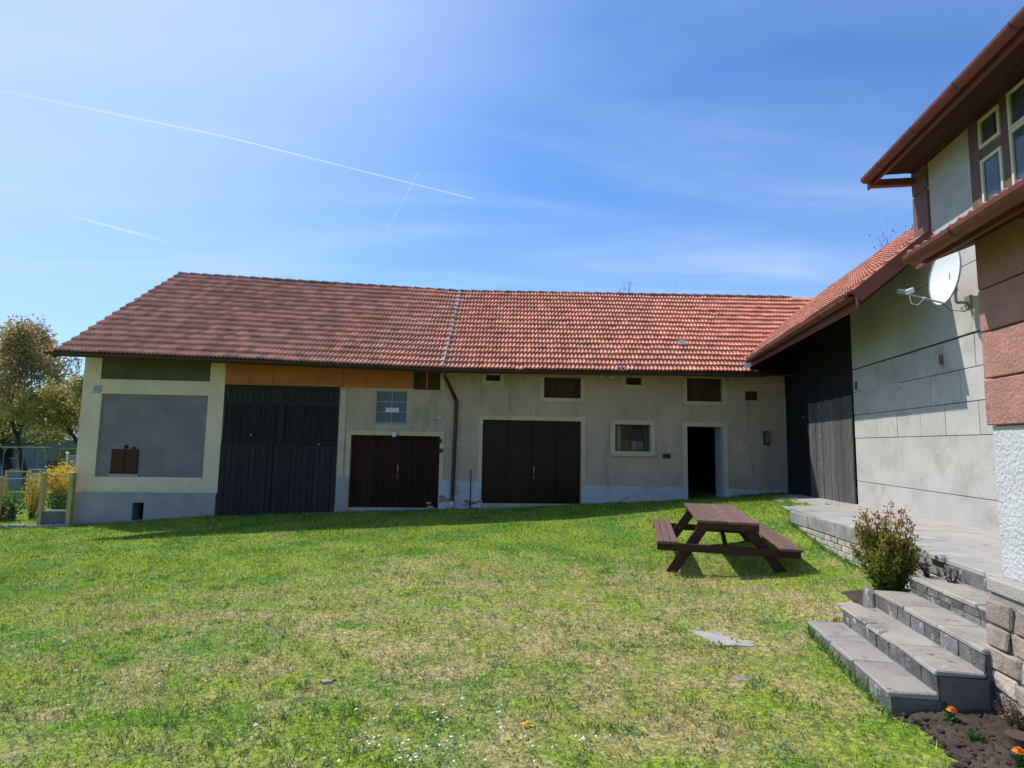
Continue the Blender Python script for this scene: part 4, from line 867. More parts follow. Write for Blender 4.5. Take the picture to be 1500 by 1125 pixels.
# bay with stone base, white roughcast, pink panels
BO = 2.485; BA = 4.28
MB(FH).box(BO+.05, HD-.001, -3, BA-.02, -.82, 1.5).build('bay_wall', MT['joint'], house)
MB(FH).box(BO+.03, BO+.049, -3, BA-.0, -.80, .17, .004).build('roughcast', MT['rough'], house)
MB(FH).box(BO+.05, HD-.001, BA-.019, BA+.0, -.80, 1.5, .003).build('roughcast', MT['rough'], house)
zz = [.175, .475, .485, .79, .80, 1.08, 1.09, 1.5]
for k in range(0, 8, 2):
    a1_ = BA+.005
    for seg in range(3):
        a0_ = a1_-(1.1 if k % 4 else .75)
        MB(FH).box(BO+.0, BO+.049, a0_+.004, a1_-.004 if seg else a1_, zz[k], zz[k+1], .007, .002).build('pink_panel', MT['pink'], house); a1_ = a0_
# ledge slab
y = BA+.0
for k in range(3):
    MB(FH).box(BO-.075, BO+.3, y-.75, y-.006, -.895, -.80, .012, .004).build('ledge_slab', MT['tread'], house); y -= .75
# stone base
sb = MB(FH).box(BO-.053, HD-.2, -3, BA+.0, -2.2, -.896).build('stone_base', MT['mortar'], house)
def stone(F, c, sx, sy, sz, m, parent, name='stone', flat=None, **k):
    """irregular rounded stone: jittered subdivided box"""
    bm = bmesh.new(); bmesh.ops.create_icosphere(bm, subdivisions=1, radius=1)
    for v in bm.verts:
        p = v.co; q = Vector([math.copysign(abs(x)**.32, x) for x in p]); q *= random.uniform(.86, 1.06)
        v.co = Vector((c[0]+q.x*sx, c[1]+q.y*sy, c[2]+q.z*sz))
    mb = MB(F); mb.add([tuple(v.co) for v in bm.verts], [[v.index for v in f.verts] for f in bm.faces]); bm.free()
    return mb.build(name, m, parent, smooth=True, **k)
z = -.935; rowk = 0
while z > -1.8:
    hgt = random.uniform(.085, .15); y = BA+.012+random.uniform(-.014, .004)
    while y > 1.6:
        w = random.uniform(.14, .30); 
        MB(FH).box(BO-.068-random.uniform(0, .022), BO-.054, y-w+.004, y, z-hgt, z, .012, .011).build('stone', MT['stone'], sb); y -= w+.012
    z -= hgt+.012
# porch roof over the bay
PE = (2.20, 1.40); PS = .40
pr = MB(FH); slab(pr, (PE[0], -3, PE[1]), (PE[0], 4.47, PE[1]), (HD-.05, 4.47, PE[1]+(HD-.05-PE[0])*PS), (HD-.05, -3, PE[1]+(HD-.05-PE[0])*PS))
pro = pr.build('porch_roof', MT['soffit'], house)
tile_roof(pro, FH, (PE[0]-.03, .6, PE[1]-.05), (PE[0]-.03, 4.48, PE[1]-.05), (HD-.05, .6, PE[1]+(HD-PE[0])*PS), (HD-.05, 4.48, PE[1]+(HD-PE[0])*PS), 19, 12, MT['tile2'], 60, eave_first=True)
gutter(house, FH, (PE[0]-.07, -1, PE[1]-.03), (PE[0]-.07, 4.36, PE[1]-.03), .065, MT['gutter'], outn=(-1, 0, 0), brk=.9)
MB(FH).box(PE[0]-.0, PE[0]+.02, -1, 4.46, PE[1]-.10, PE[1]-.02).build('fascia', MT['gutter'], pro)
MB(FH).bar((PE[0]-.02, 4.475, PE[1]-.03), (HD-.05, 4.475, PE[1]-.03+(HD-.03-PE[0])*PS), .025, .07).build('verge_board', MT['gutter'], pro)
y = 3.4
while y > 0:
    MB(FH).bar((PE[0]+.021, y, PE[1]-.10), (BO+.05, y, PE[1]-.10+(BO-PE[0])*PS), .08, .06).build('rafter', MT['soffit'], pro); y -= .7
# ------------------------------------------------------------------ satellite dish
_a, _z = hp(1383, 405, HD-.42); dc = Vector((HD-.42, _a, _z+.02)); DR = .385
dish = empty('satellite_dish', hw(HD, 8.0, 1.9), 'white satellite dish on a bracket on the grey wall below the red gutter', 'satellite dish', rz=-AZ)
nd = Vector((-.985, .02, .10)).normalized(); e_u = (Vector((0, 0, 1))-nd*nd.z).normalized(); e_s = nd.cross(e_u)
def dshell(t0, side):
    vs = []; fs = []; NR, NA = 7, 32
    for i in range(NR+1):
        r = i/NR
        for k in range(NA):
            t = 2*math.pi*k/NA; vs.append(dc+e_s*math.cos(t)*r*DR*.94+e_u*math.sin(t)*r*DR+nd*((r*r-1)*.075+t0))
    for i in range(NR):
        for k in range(NA): fs.append((i*NA+k, i*NA+(k+1) % NA, (i+1)*NA+(k+1) % NA, (i+1)*NA+k))
    return vs, fs
v1, f1 = dshell(0, 0); v2, f2 = dshell(-.012, 1); n1 = len(v1); NA = 32
rim = [(7*NA+k, 7*NA+(k+1) % NA, n1+7*NA+(k+1) % NA, n1+7*NA+k) for k in range(NA)]
MB(FH).add(v1+v2, f1+[tuple(i+n1 for i in f) for f in f2]+rim).build('reflector', MT['dish'], dish, smooth=False, fix=False)
rimp = [dc+e_s*math.cos(t)*DR*.945+e_u*math.sin(t)*DR*1.005 for t in [2*math.pi*k/32 for k in range(33)]]
MB(FH).tube(rimp, .009, 6, cap=False).build('rim', MT['galv'], dish)
ba, bz = hp(1419, 443)
MB(FH).tube([(HD-.001, ba, bz), (HD-.13, ba, bz), (HD-.15, ba, bz+.02), (HD-.15, ba, bz+.26)], .02, 8).build('bracket', MT['galv'], dish)
MB(FH).box(HD-.012, HD-.001, ba-.07, ba+.07, bz-.09, bz+.09, .003).build('wall_plate', MT['galv'], dish)
MB(FH).bar(dc-nd*.09, (HD-.15, ba, bz+.2), .06, .1).build('mount', MT['galv'], dish)
foot = dc-e_u*DR*.95-nd*.0; _a, _z = hp(1328, 431, HD-.97); lnb = Vector((HD-.97, _a, _z))
arm = MB(FH).tube([foot, foot+(lnb-foot)*.5, lnb+Vector((.02, 0, 0))], .013, 6).build('arm', MT['galv'], dish)
MB(FH).tube([lnb+Vector((-.02, 0, .02)), lnb+Vector((.07, -.02, .05))], .034, 10).build('receiver', MT['plastic_w'], dish)
MB(FH).tube([lnb+Vector((-.09, .03, .05)), lnb+Vector((-.02, .0, .03))], .03, 10).build('receiver', MT['galv'], dish)
lp = [lnb+Vector((.03, 0, -.02)), lnb+Vector((.05, 0, -.12)), lnb+Vector((.12, 0, -.14)), lnb+Vector((.2, -.02, -.05)), foot+(lnb-foot)*.6]
MB(FH).tube(lp, .006, 5).build('cable_loop', MT['plastic_w'], dish)
MB(FH).tube([foot, foot+Vector((.08, 0, -.1)), foot+Vector((.2, -.1, -.14)), (HD-.1, ba, bz-.08), (HD-.01, ba, bz-.02)], .005, 5).build('cable', MT['plastic_d'], dish)
# ------------------------------------------------------------------ terrace
TO = 3.04; TZ = -.95
terr = MB(FH).box(TO+.02, HD+.2, BA-.0, 10.2, -1.9, TZ-.12).build('terrace', MT['mortar'], kind='structure')
def tz(a): return TZ-max(0, a-7.5)*.030
y = BA+.02; k = 0
while y < 14.6:
    ln = random.uniform(.75, 1.05); o_ = TO-.0; cuts = [o_, o_+random.uniform(.5, .7), HD+.05-.5, HD+.05] if k % 2 else [o_, o_+.85, HD+.05]
    if y < 5.7: cuts[0] = 2.95
    if y > 9.9: cuts[0] = TO+.02+(y-9.9)*.22; cuts = [cuts[0], max(cuts[0]+.3, 4.0), HD+.05]
    for c0, c1 in zip(cuts[:-1], cuts[1:]):
        if c1 < c0+.05: continue
        y1 = y+ln-.006; mb = MB(FH); zt0, zt1 = tz(y), tz(y1); d = random.uniform(-.004, .004)
        mb.box(c0+.004, c1-.004, y, y1, TZ-.045, TZ+d, .006)
        mb.v = [(p[0], p[1], p[2]+(max(tz(p[1]), gh(*ho(p[0], p[1]))+.015)-TZ)) for p in mb.v]; mb.build('paving_slab', MT['paving'], terr)
    y += ln; k += 1
# last strip of the terrace edge above the top step
rw = MB(FH).box(TO, TO+.019, 5.76, 10.5, -1.9, -1.0).build('retaining_wall', MT['mortar'], label='low brick retaining wall with a concrete band along the terrace edge', cat='retaining wall')
y = 5.8
while y < 10.45:
    ln = random.uniform(.7, 1.2); y1 = min(y+ln, 10.45); mb = MB(FH); mb.box(TO-.03, TO-.001, y, y1-.004, TZ-.20, TZ-.0455+.04, .012, .005)
    mb.v = [(p[0], p[1], p[2]+(tz(p[1])-TZ)) for p in mb.v]; mb.build('concrete_band', MT['coping'], rw); y = y1
for r in range(7):
    zt = TZ-.21-r*.076; y = 5.8-(r % 2)*.12
    while y < 10.5:
        if zt+(tz(y)-TZ) > gh(*ho(TO-.1, y))-.03:
            mb = MB(FH); mb.box(TO-.022+random.uniform(-.006, .006), TO+.0-.001, y+.006, y+.226, zt-.066, zt, .006, .004)
            mb.v = [(p[0], p[1], p[2]+(tz(p[1])-TZ)) for p in mb.v]; mb.build('brick', MT['pbrick'], rw)
        y += .238
# ------------------------------------------------------------------ steps
A0, A1 = 4.24, 5.76
stp = empty('stone_steps', hw(2.2, 5.0, -1.75), 'four grey stone steps leading up to the terrace', 'steps', rz=-AZ)
LV = [(1.80, -1.55), (2.08, -1.40), (2.36, -1.25), (2.64, -1.10), (2.93, -.95)]
for i in range(4):
    o0, z0 = LV[i]; o1 = LV[i+1][0] if i < 4 else 3
    a0 = A0 if i < 2 else (A0 if i == 2 else 4.3)
    MB(FH).box(o0+.015, (o1 if i < 3 else 2.94)+.05, a0+.004, A1-.004, -2.1, z0-.038).build('core', MT['concrete'], stp)
    n = 3; e = [a0]+sorted(a0+(A1-a0)*(k+random.uniform(-.12, .12))/n for k in range(1, n))+[A1]
    for a, b_ in zip(e[:-1], e[1:]):
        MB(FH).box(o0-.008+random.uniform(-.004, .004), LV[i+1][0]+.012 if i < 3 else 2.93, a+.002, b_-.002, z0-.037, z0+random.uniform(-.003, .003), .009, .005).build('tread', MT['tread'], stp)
    # riser stones
    hgt = .145 if i else .24
    z1 = z0-.04; crs = 1 if i in (1, 2) else 2
    for c in range(crs):
        y = a0+.003
        while y < A1-.02:
            w = random.uniform(.10, .24); y1 = min(y+w, A1-.003)
            if A1-y1 < .06: y1 = A1-.003
            hh = hgt/crs*(.8 if crs == 2 else .76)
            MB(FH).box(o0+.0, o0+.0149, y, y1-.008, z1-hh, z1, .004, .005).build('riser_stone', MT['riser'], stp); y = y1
        z1 -= hgt/crs*.86
    MB(FH).box(LV[i+1][0]-.006 if i < 3 else 2.9, (LV[i+1][0] if i < 3 else 2.93)+.014, a0+.01, A1-.01, z0-.01, z0+.006).build('mortar_line', MT['mortar'], stp)
# riser of the terrace
y = BA+.05
while y < A1:
    MB(FH).box(2.93, 2.95, y, min(y+.38, A1)-.006, TZ-.15, TZ-.046, .004, .003).build('riser_stone', MT['riser'], stp); y += .38
MB(FH).box(2.951, 3.06, BA+.01, A1, -1.9, TZ-.046).build('core', MT['concrete'], stp)
# ------------------------------------------------------------------ picnic table
tr = Vector(hw(1.50, 8.0, 0)); TWR = -AZ-.05
cx_, cy_ = ho(1.58, 8.85)
tab = empty('picnic_table', (cx_, cy_, gh(cx_, cy_)), 'brown wooden picnic table with attached benches standing on the lawn', 'picnic table', rz=TWR)
FT = Matrix.Translation((cx_, cy_, 0)) @ Matrix.Rotation(TWR, 4, 'Z') @ Matrix.Rotation(.010, 4, 'X') @ Matrix.Rotation(.012, 4, 'Y')
HL = 1.04; tt = -.935
tw = .76/6
for i in range(6):
    x0 = -.38+i*tw; e = random.uniform(-.012, .012)
    MB(FT).box(x0+.004, x0+tw-.004, -HL+e, HL+random.uniform(-.01, .01), tt-.035, tt, .004, .0015).build('tabletop_plank', MT['tablewood'], tab)
for sx in (-1, 1):
    for i in range(3):
        x0 = sx*.83-(0 if sx > 0 else 0); w = .27/3; a = (sx*.61 if sx > 0 else -.88)+i*w
        MB(FT).box(a+.004, a+w-.004, -HL-.02+random.uniform(-.012, .012), HL+.0+random.uniform(-.01, .01), tt-.325, tt-.29, .004, .0015).build('bench_plank', MT['tablewood'], tab)
MB(FT).box(-.375, .375, -HL-.0, -HL+.03, tt-.11, tt-.037, .004).build('apron', MT['tableframe'], tab)
for yy, s in ((-.88, 1), (.88, -1)):
    MB(FT).box(-.36, .36, yy-.025, yy+.02, tt-.125, tt-.036, .004).build('top_bearer', MT['tableframe'], tab)
    yb = yy-.06*s
    MB(FT).box(-.875, .875, yb-.025, yb+.02, tt-.425, tt-.326, .004).build('seat_bearer', MT['tableframe'], tab)
    for sx in (-1, 1):
        fx, fy = (FT @ Vector((sx*.66, yy, 0)))[:2]; zb = gh(fx, fy)-.02
        MB(FT).bar((sx*.23, yy+s*.045, tt-.04), (sx*.70, yy+s*.045, min(zb, -1.6)), .045, .125, (1, 0, 0)).build('leg', MT['tableframe'], tab)
        for zz_ in (tt-.075, tt-.375):
            xx_ = sx*(.23+.47*((tt-.04-zz_)/(tt-.04-min(zb, -1.6)))); MB(FT).tube([(xx_, yy+s*.045-.035, zz_), (xx_, yy+s*.045-.022, zz_)], .013, 8).build('bolt', MT['galv'], tab)
    MB(FT).bar((0, yy+s*.05, tt-.37), (0, yy*.25, tt-.045), .07, .045, (1, 0, 0)).build('brace', MT['tableframe'], tab)
# ------------------------------------------------------------------ stones set in the lawn
def flatstone(px, py, pts, label, m='tread', up=.006):
    """thin slab whose outline is given in metres along x and y"""
    p = gp(px, py, -1.7)
    for _ in range(3): p = gp(px, py, gh(p[0], p[1]))
    mb = MB(Matrix.Translation((p[0], p[1], gh(p[0], p[1])))); q = []
    for k in range(len(pts)):
        a, b = pts[k], pts[(k+1) % len(pts)]
        for f in (0, .33, .66): q.append((a[0]*(1-f)+b[0]*f+random.uniform(-.012, .012), a[1]*(1-f)+b[1]*f+random.uniform(-.012, .012)))
    n = len(q)
    mb.add([(x, y, -.05) for x, y in q]+[(x, y, up-.004) for x, y in q]+[(x*.97, y*.96, up+random.uniform(-.002, .002)) for x, y in q],
           [tuple(range(n))]+[(i, (i+1) % n, (i+1) % n+n, i+n) for i in range(n)]+[(i+n, (i+1) % n+n, (i+1) % n+2*n, i+2*n) for i in range(n)]+[tuple(range(2*n, 3*n))])
    return mb.build('flat_stone', MT[m], label=label, cat='stone')
STN = [flatstone(1063, 939, [(-.23, .27), (-.05, .22), (.24, .02), (.20, -.14), (-.10, -.13), (-.17, .06)], 'largest flat grey slab sunk in the lawn in front of the steps', 'paving', .010),
 flatstone(1085, 994, [(-.05, .03), (.04, .03), (.05, -.03), (-.02, -.04)], 'small pale stone in a bare patch nearer than the large slab', 'mortar', .003),
 flatstone(478, 1000, [(-.05, .01), (.05, .035), (.04, -.02), (-.02, -.03)], 'small grey stone in a dry patch at left of the lawn', 'tread', .014),
 flatstone(655, 893, [(-.06, .03), (.07, .02), (.03, -.03)], 'small pale stone in the middle of the lawn', 'mortar', .003),
 flatstone(552, 955, [(-.06, .02), (.06, .03), (.04, -.03), (-.03, -.03)], 'small pale stone in the lawn between two dry patches', 'mortar', .003),
 flatstone(1262, 887, [(-.20, .10), (.10, .20), (.2, .0), (.1, -.12), (-.12, -.08)], 'cracked pale slab beside the far end of the steps', 'paving', .012),
 flatstone(1234, 899, [(-.06, .06), (.05, .06), (.08, -.05), (-.03, -.06)], 'small broken slab at the corner of the second step', 'tread', .012)]
# ================================================================== vegetation
def leaves(centers, size, n_per=1, spread=0.0, up=.3, asp=.6, seed=1, nrm_bias=None):
    r = np.random.default_rng(seed); C_ = np.repeat(np.asarray(centers, float), n_per, 0); C_ = C_+r.normal(0, 1, C_.shape)*spread
    n = len(C_); d = r.normal(0, 1, (n, 3)); d[:, 2] += up; d /= np.linalg.norm(d, axis=1)[:, None]
    t = r.normal(0, 1, (n, 3)); s = np.cross(d, t); s /= np.linalg.norm(s, axis=1)[:, None]
    L_ = size*r.uniform(.6, 1.3, n)[:, None]; W_ = L_*asp
    V = np.stack([C_-d*0, C_+d*L_*.5+s*W_*.5, C_+d*L_, C_+d*L_*.5-s*W_*.5], 1).reshape(-1, 3)
    Fc = np.arange(n*4).reshape(-1, 4); return V, Fc, np.repeat(r.uniform(0, 1, n), 4)
def tree(name, x, y, H, cr, label, mleaf, nleaf, lsize, seed, trunk_r=.18, lean=0, crown0=.25, cat='tree', levels=5, ups=.35, group=None, leafy=True):
    rnd = random.Random(seed); z0 = gh(x, y) if abs(x) < 62 else -3
    t = empty(name, (x, y, z0), label, cat, group)
    mb = MB(); tips = []
    def grow(p, d, ln, r, lv):
        pts = [p]; rs = [r]; k = 3
        for i in range(k):
            d = (d+Vector((rnd.gauss(0, .16), rnd.gauss(0, .16), rnd.gauss(.03, .08)))).normalized(); p = p+d*ln/k; pts.append(p); rs.append(r*(1-.42*(i+1)/k))
        mb.tube(pts, rs, 7 if lv < 2 else 4, cap=False)
        if lv >= 2: tips.extend(pts[1:])
        if lv >= levels or r < .006: return
        nb = rnd.choice((2, 3, 3)) if lv else rnd.choice((4, 5))
        for i in range(nb):
            ang = 2*math.pi*(i+rnd.random()*.6)/nb; a = d.orthogonal().normalized(); b = d.cross(a)
            nd_ = (d*rnd.uniform(.45, .9)+(a*math.cos(ang)+b*math.sin(ang))*rnd.uniform(.6, 1.0)*(1.1 if lv == 0 else .8)+Vector((0, 0, ups*.5))).normalized()
            grow(p, nd_, ln*rnd.uniform(.62, .85), rs[-1]*rnd.uniform(.55, .78), lv+1)
        if lv: grow(p, (d+Vector((0, 0, .2))).normalized(), ln*.7, rs[-1]*.8, lv+1)
    grow(Vector((x, y, z0-.1)), Vector((lean, 0, 1)).normalized(), H*crown0, trunk_r, 0)
    T = np.array([tuple(p) for p in tips]); base = np.array([x, y, z0])
    hh = T[:, 2].max()-z0; rr = np.abs(T[:, :2]-base[:2]).max()
    sc = np.array([cr/rr, cr/rr, H/hh])
    mb.v = [tuple((np.array(v)-base)*sc+base) for v in mb.v]; T = (T-base)*sc+base
    mb.build('trunk', MT['bark'], t, fix=False, smooth=True)
    if leafy:
        r2 = np.random.default_rng(seed); idx = r2.integers(0, len(T), nleaf)
        V, Fc, rn = leaves(T[idx], lsize, 1, H*.028, seed=seed); npmesh('crown', V, Fc, mleaf, rn, t)
    return t
LM_copper = leafmat('copper_green_leaves', [(.34, .21, .10), (.46, .32, .13), (.36, .33, .11), (.52, .36, .24)], trans=.5)
LM_green = leafmat('dull_green_leaves', [(.15, .20, .05), (.31, .32, .09), (.44, .35, .11), (.26, .28, .09)], trans=.5)
LM_spring = leafmat('fresh_leaves', [(.24, .26, .06), (.40, .36, .10), (.38, .26, .11)], trans=.5)
tree('copper_tree', -21.2, 25.5, 7.4, 2.9, 'tall brownish leaved tree left of the barn, its top against the sky', LM_copper, 11000, .15, 5, .2, .03, levels=5)
tree('apple_tree', -25.5, 27.5, 5.4, 3.4, 'broad green brown tree with a leaning trunk at the left edge', LM_green, 11000, .16, 9, .28, -.2, levels=5)
tree('apple_tree', -23.0, 33.0, 6.0, 4.0, 'bushy green tree farther back behind the brownish one', LM_green, 13000, .2, 14, .2, .1, levels=5)
tree('plum_tree', -18.0, 24.0, 5.1, 3.0, 'yellow green small tree close against the barn corner', LM_spring, 17000, .13, 21, .12, .0, levels=5)
tree('apple_tree', -31.0, 36.0, 6.5, 4.4, 'distant tree at the far left edge behind the greenhouse', LM_copper, 12000, .22, 33, .25, .0, levels=5)
# trees behind the buildings, only twigs show over the ridge
LM_bud = leafmat('young_leaf_buds', [(.10, .08, .05), (.12, .12, .05)])
tree('budding_tree', 5.2, 24.5, 8.9, 2.0, 'bare budding treetop showing over the barn ridge, left of two', LM_bud, 420, .07, 41, .34, 0, levels=5, group=None)
tree('budding_tree', 7.5, 25.0, 9.0, 1.4, 'bare budding treetop showing over the barn ridge, right of two', LM_bud, 200, .07, 47, .30, 0, levels=5)
tree('walnut_tree', 13.2, 18.2, 9.3, 2.6, 'leafy twigs rising behind the wing roof beside the house corner', LM_bud, 2200, .07, 55, .5, 0, levels=5)
# forsythia behind the gate
LM_yel = leafmat('yellow_blossom', [(.65, .42, .02), (.75, .55, .04), (.60, .50, .05)], rough=.7); LM_gr = leafmat('bright_green_leaves', [(.04, .11, .02), (.08, .16, .03)])
def bush(name, label, x, y, z0, H, r, nst, nl, ls, mleaf, seed, cat='bush', zlo=.3, mstem=None, lean=.35, spread=.03, extra=None):
    rnd = random.Random(seed); t = empty(name, (x, y, z0), label, cat); mb = MB(); T = []
    for i in range(nst):
        a = rnd.uniform(0, 6.283); q = rnd.uniform(.1, 1)**.6; h = H*(1-.35*q*q)*(rnd.uniform(.8, 1.05) if not extra else rnd.choice((.62, .7, .76, .82, .95, 1.06))); pts = []
        bx, by = x+math.cos(a)*r*.25*q, y+math.sin(a)*r*.25*q
        for k in range(5):
            f = k/4; pts.append((bx+math.cos(a)*r*q*(f**1.1)*.85+rnd.gauss(0, .02*r), by+math.sin(a)*r*q*(f**1.1)*.85+rnd.gauss(0, .02*r), z0-.02+h*f))
        mb.tube(pts, [max(.003, H*.008)*(1-.7*k/4) for k in range(5)], 4, cap=False)
        for k in range(14):
            f = zlo+(1-zlo)*k/13; i0 = min(int(f*4), 3); u = f*4-i0; T.append(tuple(np.array(pts[i0])*(1-u)+np.array(pts[i0+1])*u))
    mb.build('stems', MT['bark'], t, fix=False)
    T = np.array(T); idx = np.random.default_rng(seed).integers(0, len(T), nl); V, Fc, rn = leaves(T[idx], ls, 1, spread, .8, .5, seed)
    if extra:   # colour follows height on the plant: tips redder
        rn = np.clip((V[:, 2]-z0)/H*.85+rn*.45-.12, 0, 1)
    npmesh('foliage', V, Fc, mleaf, rn, t); return t
bush('forsythia', 'yellow flowering shrub behind the small gate at the barn corner', -11.75, 15.9, gh(-11.75, 15.9)+.35, 1.2, .85, 60, 7500, .065, LM_yel, 3, lean=.5, spread=.06)
bush('forsythia', 'narrow yellow flowering shrub left of the small gate', -12.75, 15.6, gh(-12.75, 15.6), 1.15, .35, 24, 1600, .055, LM_yel, 8, spread=.05)
for k, (x, y, h, w, lb) in enumerate(((-13.6, 15.0, .55, .35, 'clump of green leaves left of the gate, nearest the post'), (-13.05, 15.1, .6, .35, 'clump of green leaves behind the stone edging by the gate'), (-14.2, 15.3, .5, .35, 'clump of green leaves with yellow tulips at the left edge'), (-11.6, 15.2, .7, .45, 'dark green clump seen through the small gate'))):
    bush('garden_plant', lb, x, y, gh(x, y), h, w, 20, 900, .12, LM_gr, 60+k, 'plant', zlo=.05, spread=.05)
for k, (px, py) in enumerate(((4, 741), (12, 745), (9, 752), (24, 741), (5, 757))):
    p = ray(px, py)*(14.9/ray(px, py)[1]); t = empty('tulip', (p[0], p[1], gh(p[0], p[1])), 'yellow orange tulip in the bed behind the left fence', 'flower', 'tulips behind the fence')
    MB().tube([(p[0], p[1], gh(p[0], p[1])), (p[0], p[1], p[2])], .006, 4).build('stem', bpy.data.materials.get('green_wire'), t)
    MB().tube([(p[0], p[1], p[2]-.03), (p[0], p[1], p[2]+.01), (p[0], p[1], p[2]+.05)], [.012, .04, .022], 8).build('blossom', mat('tulip_orange', (.75, .35, .05), (.8, .5, .1), 5, .6, 0, 20) if k == 0 else bpy.data.materials['tulip_orange'], t)
# ------------------------------------------------------------------ garden fence and gate
FY = 13.95
def fx(px, y=FY): return ray(px, 740)[0]/ray(px, 740)[1]*y
fence = empty('garden_fence', (fx(30), FY, gh(fx(30), FY)), 'low wire mesh fence with yellow green posts left of the barn', 'fence')
posts = [fx(-2), fx(-110), fx(-220)]
def post(x, y, parent, h=1.22, w=.075, name='post'):
    z = gh(x, y); return MB().box(x-w/2, x+w/2, y-w/2, y+w/2, z-.1, z+h, .008).build(name, MT['postwood'], parent)
gl, gr_ = fx(61), fx(103)
for x in posts: post(x, FY, fence, .98+.2)
gatew = empty('garden_gate', ((gl+gr_)/2, FY, gh((gl+gr_)/2, FY)), 'small wire gate between two square yellow green posts beside the barn', 'gate')
post(gl, FY, gatew, 1.28, .10); post(gr_, FY, gatew, 1.26, .11)
zg = gh((gl+gr_)/2, FY)
MB().box(gl+.05, gr_-.055, FY-.02, FY+.02, zg+1.17, zg+1.20).build('top_rail', MT['postwood'], gatew)
MB().box(gl+.05, gr_-.055, FY-.02, FY+.02, zg+.35, zg+.38).build('middle_rail', MT['zinc'], gatew)
MB().box(gl+.052, gr_-.057, FY-.01, FY+.01, zg+.02, zg+.34).build('kick_board', MT['concrete'], gatew)
def mesh(x0, x1, y0, y1, zb0, zb1, h, parent, step=.07):
    mb = MB(); n = int(max(abs(x1-x0), abs(y1-y0))/step)
    for i in range(-int(h/step), n+1):
        for sgn in (1, -1):
            a = i/n; b = (i+h/step)/n
            za, zb = (0, h) if sgn > 0 else (h, 0)
            a2, b2 = max(0, a), min(1, b)
            if b2 <= a2: continue
            f0 = (a2-a)/(b-a); f1 = (b2-a)/(b-a)
            P0 = (x0+(x1-x0)*a2, y0+(y1-y0)*a2, zb0+(zb1-zb0)*a2+za+(zb-za)*f0); P1 = (x0+(x1-x0)*b2, y0+(y1-y0)*b2, zb0+(zb1-zb0)*b2+za+(zb-za)*f1)
            mb.tube([P0, P1], .0022, 3, cap=False)
    return mb.build('wire_mesh', MT['wire'], parent, kind='stuff', fix=False)
mesh(gl+.05, gr_-.055, FY, FY, zg+.38, zg+.38, .78, gatew)
mesh(posts[0], gl-.05, FY, FY, gh(posts[0], FY), gh(gl, FY), 1.1, fence)
mesh(posts[1], posts[0], FY, FY, gh(posts[1], FY), gh(posts[0], FY), 1.1, fence)
for x0, x1 in ((posts[0], gl-.05), (posts[1], posts[0]), (posts[2], posts[1])):
    MB().tube([(x0, FY, gh(x0, FY)+1.12), (x1, FY, gh(x1, FY)+1.15)], .012, 5).build('top_wire', MT['zinc'], fence)
x = posts[2]
while x < gr_+.1:
    w = random.uniform(.25, .4); z = gh(x+w/2, FY-.12)
    MB().box(x, x+w-.01, FY-.17, FY-.07, z-.06, z+.055+random.uniform(-.01, .01), .015, .008).build('edging_stone', MT['tread'], fence); x += w
# inner garden gate farther back
f2 = empty('garden_fence', (fx(22, 17.5), 17.5, gh(fx(22, 17.5), 17.5)), 'greenish mesh panel between two posts farther back in the garden', 'fence')
xa, xb = fx(5, 17.5), fx(38, 17.5); post(xa, 17.5, f2, 1.15, .07); post(xb, 17.5, f2, 1.15, .09)
MB().box(xa+.04, xb-.045, 17.48, 17.52, gh(xa, 17.5)+1.1, gh(xa, 17.5)+1.14).build('rail', MT['postwood'], f2); mesh(xa, xb, 17.5, 17.5, gh(xa, 17.5)+.2, gh(xb, 17.5)+.2, .92, f2)
# greenhouse hoops and sheds
gxc, gyc = fx(24, 22), 22.0; gz = gh(gxc, gyc); htop = ray(24, 655)[2]/ray(24, 655)[1]*22
hoop = empty('hoop_frame', (gxc, gyc, gz), 'white bent hoops of an uncovered plant tunnel under the left tree', 'hoop frame')
for k in range(2):
    pts = [(gxc-.4+.5*k+.28*math.cos(t), gyc+.3*k, htop-.22+.22*math.sin(t)) for t in [math.pi*j/10 for j in range(11)]]
    pts = [(pts[0][0], pts[0][1], gz)]+pts+[(pts[-1][0], pts[-1][1], gz)]; MB().tube(pts, .009, 5).build('hoop', MT['galv'], hoop)
MB().tube([(gxc-.9, gyc, htop), (gxc+.6, gyc+.6, htop)], .009, 5).build('ridge_bar', MT['plastic_w'], hoop)
sx, sy = fx(62, 36), 36.0; sz = gh(sx, sy)
shed = empty('garden_shed', (sx, sy, sz), 'long pale blue grey outbuilding behind the garden trees', 'shed')
MB().box(sx-9, sx+6, sy, sy+4, sz-.3, sz+2.3).build('wall', MT['shed'], shed)
MB().prism([(sy-.3, sz+2.3), (sy+4.3, sz+2.3), (sy+2, sz+3.6)], 0, sx-9.3, sx+6.3).build('roof', MT['shedroof'], shed)
for a, b_ in ((-6, -5), (-2.8, -1.8), (.8, 1.9), (3.6, 4.6)):
    w_ = MB().box(sx+a, sx+b_, sy-.05, sy-.001, sz+1.1, sz+1.8).build('window', MT['frame'], shed); MB().box(sx+a+.08, sx+b_-.08, sy-.06, sy-.051, sz+1.16, sz+1.74).build('pane', MT['glass'], w_)
MB().box(sx-2.9+3, sx-2.2+3.2, sy-.06, sy-.001, sz-.1, sz+1.0).build('door', MT['brownpost'], shed)
